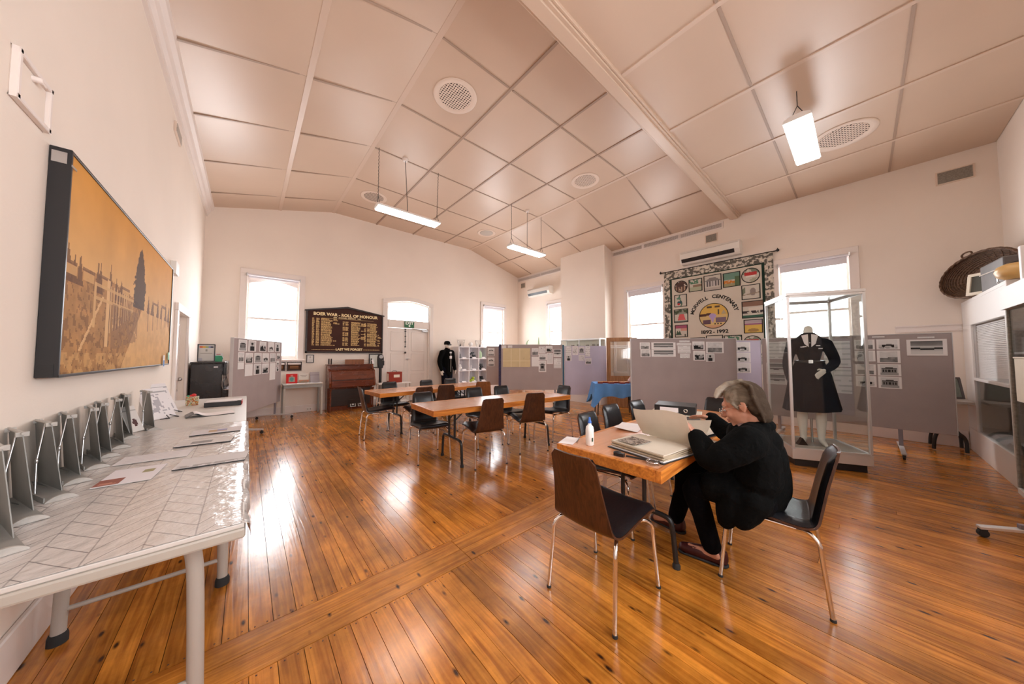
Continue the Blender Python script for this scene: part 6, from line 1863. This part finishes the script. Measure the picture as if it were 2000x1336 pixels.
o = rbox('white_block', 'shelf_white', 5.28, 5.34, -1.2, -.98, 1.962, 2.30, None, .004); tag(o, 'plain white upright block at the right end of the cabinet tops', 'block')
# corner table with framed item
t = thing('corner_table', 'grey folding table with curved black legs in the right corner', 'table', (7.30, -.745, 0))
rbox('tabletop', 'vent_grey_light', -.30, .30, -.185, .185, .665, .70, t, .005)
for x in (-.10, .25):
    MB().tube(catmull([(x, .05, .66), (x, .06, .45), (x, .05, .27)], 4), .022, 8).tube(catmull([(x, -.13, .012), (x, -.125, .17), (x, -.08, .25), (x, .02, .28), (x, .09, .24), (x, .12, .14), (x, .13, .012)], 4), .018, 8).build('leg_frame', 'black_paint', t)
im = canvas(16, 14, (.20, .22, .19)) * (.7 + .7 * fnoise(16, 14, 4, 3))[:, :, None]
f_ = frame('framed_picture', 'dark leaning framed picture on the corner table', 0, 0, .30, .30, im, 'grey_case', .02); f_.location = (7.32, -.76, .702); f_.rotation_euler = (R(-14), 0, R(-68))
# chrome castor foot of a screen just outside the frame
t = thing('wheeled_foot', 'pale metal foot on a black castor at the right edge of the floor', 'foot', (4.02, -.53, 0), R(-70))
MB().prism([(-.02, .055), (-.02, .075), (.17, .10), (.36, .075), (.36, .055), (.17, .078)], -.022, .022, 'y').build('foot', 'alu', t, .003, 1)
for x in (.0, .34): MB().lathe([(.026, -.012), (.026, .012)], 16, T=Matrix.Translation((x, 0, .027)) @ Matrix.Rotation(PI / 2, 4, 'X')).box(x - .016, x + .016, -.016, .016, .03, .06).build('caster', 'rubber', t)
MB().box(.155, .185, -.014, .014, .10, .13).build('post', 'screen_leg', t, .003, 1)

# ================================================================ ON THE FRONT TABLE
TZ = .7005
t = thing('spray_bottle', 'small white bottle with a blue cap on the front table', 'bottle', (1.745, 1.212, TZ))
MB().lathe([(.022, 0), (.027, .006), (.0275, .10), (.024, .122), (.012, .135), (.011, .145)], 22).build('bottle_body', 'bottle_white', t)
MB().lathe([(.0125, .146), (.0125, .158), (.008, .164), (.007, .182), (.003, .186)], 14).build('cap', 'bottle_cap', t)
MB().box(-.0145, -.003, -.0283, -.0272, .03, .055).build('printed_mark', 'dark_green_letters', t)
o = MB().tube([(-.075, -.04, .003), (.075, .04, .003)], .0025, 6).build('pen', 'black_plastic'); o.location = (1.80, 1.345, TZ); tag(o, 'thin dark pen lying near the left edge of the front table', 'pen')
o = MB().box(-.09, .09, -.05, .05, 0, .0015).build('loose_paper', 'paper'); o.location = (1.73, 1.37, TZ); o.rotation_euler = (0, 0, R(20)); tag(o, 'small white paper at the far left corner of the front table', 'paper')
t = thing('folded_paper', 'curled white paper sheet behind the scrapbook on the front table', 'paper', (2.40, 1.28, TZ), R(15))
MB().sheet(lambda u, v: (-.13 + .26 * u, -.09 + .18 * v, .003 + .03 * max(0, u - .55) ** 1.3 + .02 * v * (1 - u)), 10, 8, .0012).build('sheet', 'paper', t)
# scrapbook
sb = thing('scrapbook', 'large thick open scrapbook with cream pages on the front table', 'book', (2.115, .86, TZ), R(-10))
rbox('back_cover', 'black_plastic', -.355, .36, -.195, .195, 0, .005, sb, .002)
for k in range(5):
    dx = (.006, -.004, .008, .0, .004)[k]
    MB().sheet(lambda u, v: (-.335 + dx + .325 * u, -.18 + .36 * v, .013 + k * .0085 + .003 * math.sin(u * 6 + k) - .010 * max(0, u - .9) * 10 * (k / 5)), 12, 3, .0065).build('page_block', 'page_edge' if k < 4 else 'page_cream', sb)
MB().box(-.34, .0, -.186, .186, .0052, .0085).build('white_under_page', 'paper', sb)
im = canvas(24, 24, (.10, .075, .06)); f = fnoise(24, 24, 12, 7); paint(im, f > .52, (.34, .28, .22)); u, v = UV(im); paint(im, (abs(np.sin(v * 24)) > .8) & (f > .45), (.45, .38, .32))
me = print_mesh('glued_photo', im, .155, .145, .0006)
for v_ in me.vertices:
    a, b2, c = v_.co; v_.co = (a, c, -b2)
ph = link('glued_photo', me, sb); ph.location = (-.245, .0, .0525)
for k in range(3):
    MB().sheet(lambda u, v: (.012 + .32 * u, -.18 + .36 * v, .008 + k * .005 + .008 * math.sin(PI * u)), 10, 3, .0035).build('right_pages', 'page_cream', sb)
# page being turned
def turn(u, v):
    a = R(118 - 30 * u)
    return (-.005 - .30 * u * math.cos(R(100)) * .0 - .02 * math.sin(u * PI) - .10 * u, -.185 + .37 * v, .045 + .195 * u ** .9 + .012 * math.sin(v * 5) * u)
MB().sheet(turn, 12, 12, .0012).build('turning_page', 'page_cream', sb)
def turn2(u, v):
    return (.02 + .10 * u + .03 * math.sin(u * PI), -.185 + .28 * v - .03 * u, .03 + .165 * u ** .8 - .05 * v * u)
MB().sheet(turn2, 12, 10, .0012).build('turning_page', 'page_cream', sb)
# second open book at the right
ob = thing('open_book', 'open cream notebook lying to the right of the scrapbook', 'book', (2.68, .89, TZ), R(-14))
rbox('cover', 'black_plastic', -.16, .16, -.17, .17, 0, .006, ob, .002)
MB().sheet(lambda u, v: (-.15 + .30 * u, -.16 + .32 * v, .022 + .012 * math.sin(PI * u)), 10, 3, .014).build('pages', 'page_cream', ob)
o = MB().box(-.07, .07, -.05, .05, 0, .002).build('white_card', 'paper'); o.location = (2.86, .80, TZ); o.rotation_euler = (0, 0, R(-12)); tag(o, 'small white card on the front table beyond the notebook', 'card')
# box and lever arch binder
t = thing('archive_tray', 'grey tray box under the black lever arch binder', 'box', (2.97, 1.13, TZ), R(-74))
rbox('tray_box', 'grey_case', -.19, .19, -.14, .14, 0, .075, t, .004); rbox('rim', 'cream_paper', -.20, .20, -.15, .15, .076, .082, t, .002)
t = thing('lever_arch_binder', 'black lever arch binder with a white spine label on the tray box', 'binder', (2.97, 1.13, TZ + .0825), R(-74))
rbox('cover', 'black_plastic', -.16, .16, -.14, .13, 0, .075, t, .005)
rbox('spine_label', 'paper', -.115, .03, -.1415, -.1405, .018, .058, t, .0003)
MB().lathe([(.016, 0), (.016, .003), (.010, .003), (.010, .0)], 16, cap=False, T=Matrix.Translation((.085, -.1405, .038)) @ Matrix.Rotation(PI / 2, 4, 'X')).build('finger_ring', 'chrome', t)
# magnifier and spectacles
t = thing('magnifier', 'black-handled round magnifier lying at the front edge of the table', 'magnifier', (1.70, .93, TZ), R(-80))
MB().tube([(.0, 0, .008), (.11, 0, .008)], [.006, .005], 8).build('handle', 'black_plastic', t)
MB().box(-.07, -.01, -.014, .014, .0, .018).ell((-.05, .0, .016), (.026, .018, .012)).build('black_clip', 'black_plastic', t)
MB().tube([(.148 + .034 * math.cos(a), .034 * math.sin(a), .008) for a in [2 * PI * k / 24 for k in range(25)]], .003, 6).build('rim', 'chrome', t)
MB().lathe([(.001, .006), (.033, .006), (.033, .009), (.001, .011)], 20, c=(.148, 0)).build('lens', 'clear_film', t)
t = thing('paperweight', 'small round clear glass dome on the near corner of the front table', 'paperweight', (1.70, .775, TZ))
MB().lathe([(.034, 0), (.036, .012), (.030, .024), (.015, .030), (.0, .031)], 22).build('dome', 'clear_film', t)

# ================================================================ SEATED PERSON
ps = thing('person', 'seated person with grey hair and glasses in a black coat turning scrapbook pages', 'person', (2.27, .42, 0))
O = Vector((2.27, .42, 0))
def L3(*p): return [tuple(Vector(q) - O) for q in p]
# head frame: forward +Y pitched down
HC = Vector((2.165, .455, 1.005)) - O
HM = Matrix.Translation(HC) @ Matrix.Rotation(R(-20), 4, 'X') @ Matrix.Rotation(R(3), 4, 'Z')
H = lambda *p: HM @ Vector(p)
bd = MB()
def hell(c, r): bd.ell(c, r, 18, T=HM)
hell((0, -.012, .038), (.074, .096, .098)); hell((0, .030, -.030), (.060, .066, .080)); hell((0, .058, -.085), (.034, .034, .028))
hell((0, .020, -.075), (.050, .055, .035)); hell((0, .080, .030), (.045, .020, .022)); hell((-.032, .070, -.028), (.024, .022, .024)); hell((.032, .070, -.028), (.024, .022, .024))
bd.tube([H(0, .088, .022), H(0, .106, -.004), H(0, .118, -.026), H(0, .104, -.036)], [.009, .011, .014, .010], 10, T=None)
for sx in (-1, 1):
    hell((sx * .011, .102, -.030), (.008, .010, .007))
    hell((sx * .030, .080, .004), (.014, .012, .009))
    bd.tube([H(sx * .073, -.005, -.025), H(sx * .078, -.018, .0), H(sx * .079, -.022, .020), H(sx * .078, -.008, .032), H(sx * .075, .004, .022), H(sx * .074, .004, .0), H(sx * .073, -.003, -.020)], [.007, .008, .008, .008, .007, .006, .006], 8)
    hell((sx * .072, -.008, .004), (.010, .018, .028))
hell((0, .092, -.052), (.020, .012, .006)); hell((0, .090, -.063), (.017, .012, .007))
limb(bd, [tuple(H(0, -.02, -.06)), L3((2.175, .425, .89))[0], L3((2.19, .43, .82))[0]], [.052, .053, .06])
limb(bd, L3((2.21, .44, .80), (2.25, .43, .62), (2.27, .43, .52)), [.08, .09, .10])
SL, ELL, WL = (2.045, .415, .835), (1.985, .575, .715), (2.045, .665, .815)
SR, ELR, WR = (2.375, .44, .845), (2.455, .60, .775), (2.475, .70, .855)
limb(bd, L3(SL, ELL, WL), [.055, .045, .028]); limb(bd, L3(SR, ELR, WR), [.055, .045, .028])
hand(bd, L3(WL)[0], (.05, .62, .78), 0, (1, .2, 0), .98, .45)
hand(bd, L3(WR)[0], (.10, 1, .02), 0, (-1, 0, .35), .98, .28)
HL, KL, AL = (2.19, .42, .49), (2.14, .70, .485), (2.235, .66, .11)
HR, KR, AR = (2.35, .43, .49), (2.34, .79, .50), (2.375, .92, .135)
limb(bd, L3(HL, KL, AL), [.085, .058, .036]); limb(bd, L3(HR, KR, AR), [.085, .058, .036])
limb(bd, L3((2.24, .63, .06), (2.22, .78, .045)), [.034, .028]); limb(bd, L3((2.38, .92, .09), (2.40, 1.07, .06)), [.034, .028])
body = remeshed(bd, 'body', 'skin', ps, .0048, 2)
# face details
MB().ell((0, .099, -.0525), (.019, .008, .0045), T=HM).ell((0, .098, -.062), (.016, .008, .0055), T=HM).build('lips', 'lip_pink', body)
for sx in (-1, 1):
    MB().ell((sx * .030, .086, .002), (.0115, .009, .007), T=HM).build('eye', 'bottle_white', body)
    MB().tube([H(sx * .042, .080, .020), H(sx * .030, .092, .025), H(sx * .018, .094, .023)], [.0022, .0035, .003], 6).build('eyebrow', 'hair_grey', body)
    MB().tube([H(sx * .043, .085, .004), H(sx * .030, .0965, .0015), H(sx * .019, .095, .003)], .0016, 5).build('eyelid', 'frame_dark', body)
# spectacles
gl = MB()
for sx in (-1, 1):
    gl.tube([H(sx * .031 + .021 * math.cos(a), .112, .0 + .016 * math.sin(a)) for a in [2 * PI * k / 20 for k in range(21)]], .0013, 5)
    gl.tube([H(sx * .052, .110, .004), H(sx * .074, .06, .008), H(sx * .083, -.01, .012), H(sx * .082, -.03, .0)], .0014, 5)
gl.tube([H(-.010, .113, .003), H(0, .116, .006), H(.010, .113, .003)], .0013, 5)
gl.build('spectacles', 'chrome', ps)
# hair
hr = MB()
hr.ell((0, -.022, .050), (.083, .100, .096), 20, T=HM); hr.ell((0, -.062, -.005), (.076, .055, .085), 18, T=HM); hr.ell((0, -.070, -.062), (.060, .042, .050), 16, T=HM)
for sx in (-1, 1):
    hr.ell((sx * .064, -.015, .042), (.022, .058, .044), 14, T=HM); hr.ell((sx * .062, -.055, -.005), (.022, .030, .050), 12, T=HM)
    hr.tube([H(sx * .074, .030, .035), H(sx * .078, .020, .008), H(sx * .077, .015, -.010)], [.011, .008, .004], 8)
for k in range(9):
    x = -.060 + .015 * k
    hr.tube([H(x * .8, -.04, .140), H(x, .02, .142), H(x * 1.1, .072, .118), H(x * 1.15, .096, .092), H(x * 1.15, .100, .078)], [.014, .017, .017, .012, .005], 9)
rh = random.Random(8)
for k in range(44):
    a = -2.9 + k * .135; x = .080 * math.sin(a * .5 * 1.1)
    q = rh.uniform(-.008, .008)
    hr.tube([H(x * .5, -.03, .143 + q * .3), H(x * .95, -.082, .10 + q), H(x * 1.04, -.108 + abs(x) * .45, .02), H(x * .90, -.106 + abs(x) * .4, -.045), H(x * .68, -.092 + abs(x) * .3, -.090 + q * 2)], [.007, .009, .009, .008, .003], 6)
hairo = remeshed(hr, 'hair', 'hair_grey', ps, .0045, 1)
# coat
ct = MB()
limb(ct, L3((2.30, .445, .53), (2.27, .435, .62), (2.24, .43, .74), (2.21, .435, .82)), [.165, .158, .150, .120], 18)
limb(ct, L3((2.20, .44, .51), (2.38, .44, .51)), [.115, .115], 16)
limb(ct, L3((2.16, .40, .62), (2.14, .395, .76)), [.11, .10], 14)
limb(ct, L3((2.20, .375, .82), (2.18, .40, .87)), [.085, .07], 14)
limb(ct, L3((2.07, .41, .835), (2.20, .40, .875), (2.36, .435, .845)), [.085, .08, .08], 14)
limb(ct, L3(SL, (1.985, .49, .765), ELL, (2.01, .62, .765), WL), [.088, .080, .070, .060, .046], 14)
limb(ct, L3(SR, ELR, WR), [.085, .070, .046], 14)
# lap and skirt of the coat
limb(ct, L3((2.17, .45, .52), (2.12, .60, .52)), [.115, .085], 14); limb(ct, L3((2.36, .45, .53), (2.36, .64, .53)), [.11, .08], 14)
limb(ct, L3((2.10, .50, .50), (2.085, .53, .42), (2.09, .54, .36)), [.075, .062, .045], 12)
limb(ct, L3((2.12, .42, .50), (2.09, .46, .40)), [.09, .06], 12)
for q in range(14):
    a = q / 14 * 2 * PI
    p_ = Vector((2.183 + .082 * math.cos(a), .412 + .070 * math.sin(a), .892 - .018 * math.sin(a))) - O
    ct.ell(tuple(p_), (.034, .034, .034), 10)
cto = remeshed(ct, 'coat', 'black_cloth', ps, .0065, 2)
me = cto.data
nv = len(me.vertices); cs = np.empty(nv * 3); me.vertices.foreach_get('co', cs); cs = cs.reshape(-1, 3); ns = np.empty(nv * 3); me.vertices.foreach_get('normal', ns); ns = ns.reshape(-1, 3)
dsp = np.array([mnoise.noise(Vector((c[0] * 9, c[1] * 9, c[2] * 5))) * .011 + mnoise.noise(Vector((c[0] * 24, c[1] * 24, c[2] * 11))) * .005 for c in cs])
me.vertices.foreach_set('co', (cs + ns * dsp[:, None]).ravel()); me.update()
tr = MB()
limb(tr, L3(HL, KL, (2.19, .69, .30), AL), [.10, .074, .060, .055], 14); limb(tr, L3(HR, KR, (2.36, .86, .33), AR), [.10, .074, .060, .052], 14)
remeshed(tr, 'trousers', 'trouser_cloth', ps, .007, 2)
scf = MB()
for q in range(10):
    a = R(20 + q * 15.5)
    p_ = Vector((2.178 + .062 * math.cos(a), .415 + .066 * math.sin(a), .893 - .006 * (q % 2))) - O
    scf.ell(tuple(p_), (.026, .026, .030), 10)
limb(scf, L3((2.17, .475, .885), (2.165, .50, .845)), [.026, .018])
remeshed(scf, 'scarf', 'scarf_cloth', ps, .006, 1)
MB().ell(L3((2.165, .512, .835))[0], (.028, .016, .05)).build('shirt_front', 'shirt_pink', ps)
for nm_, heel, toe in (('shoe', (2.255, .615, .045), (2.215, .815, .035)), ('shoe', (2.385, .90, .075), (2.41, 1.09, .05))):
    sh_ = MB()
    h_, t_ = Vector(heel) - O, Vector(toe) - O; d_ = (t_ - h_)
    limb(sh_, [tuple(h_), tuple(h_ + d_ * .5 + Vector((0, 0, .004))), tuple(t_)], [.042, .040, .030], 14)
    limb(sh_, [tuple(h_ + Vector((0, 0, .02))), tuple(h_ + d_ * .25 + Vector((0, 0, .03)))], [.040, .032], 12)
    for i, p_ in enumerate(sh_.v):
        zf = h_.z - .042
        if p_[2] < zf + .012: sh_.v[i] = (p_[0], p_[1], zf + .004)
    s_o = remeshed(sh_, 'shoe', 'maroon_leather', ps, .005, 2)
    sl = MB(); limb(sl, [tuple(h_ - Vector((0, 0, .036))), tuple(t_ - Vector((0, 0, .028)))], [.042, .034], 14)
    for i, p_ in enumerate(sl.v):
        sl.v[i] = (p_[0], p_[1], (h_.z + (t_.z - h_.z) * 0 - .041) + (0.010 if p_[2] > h_.z - .036 else 0))
    sl.build('sole', 'rubber', s_o)
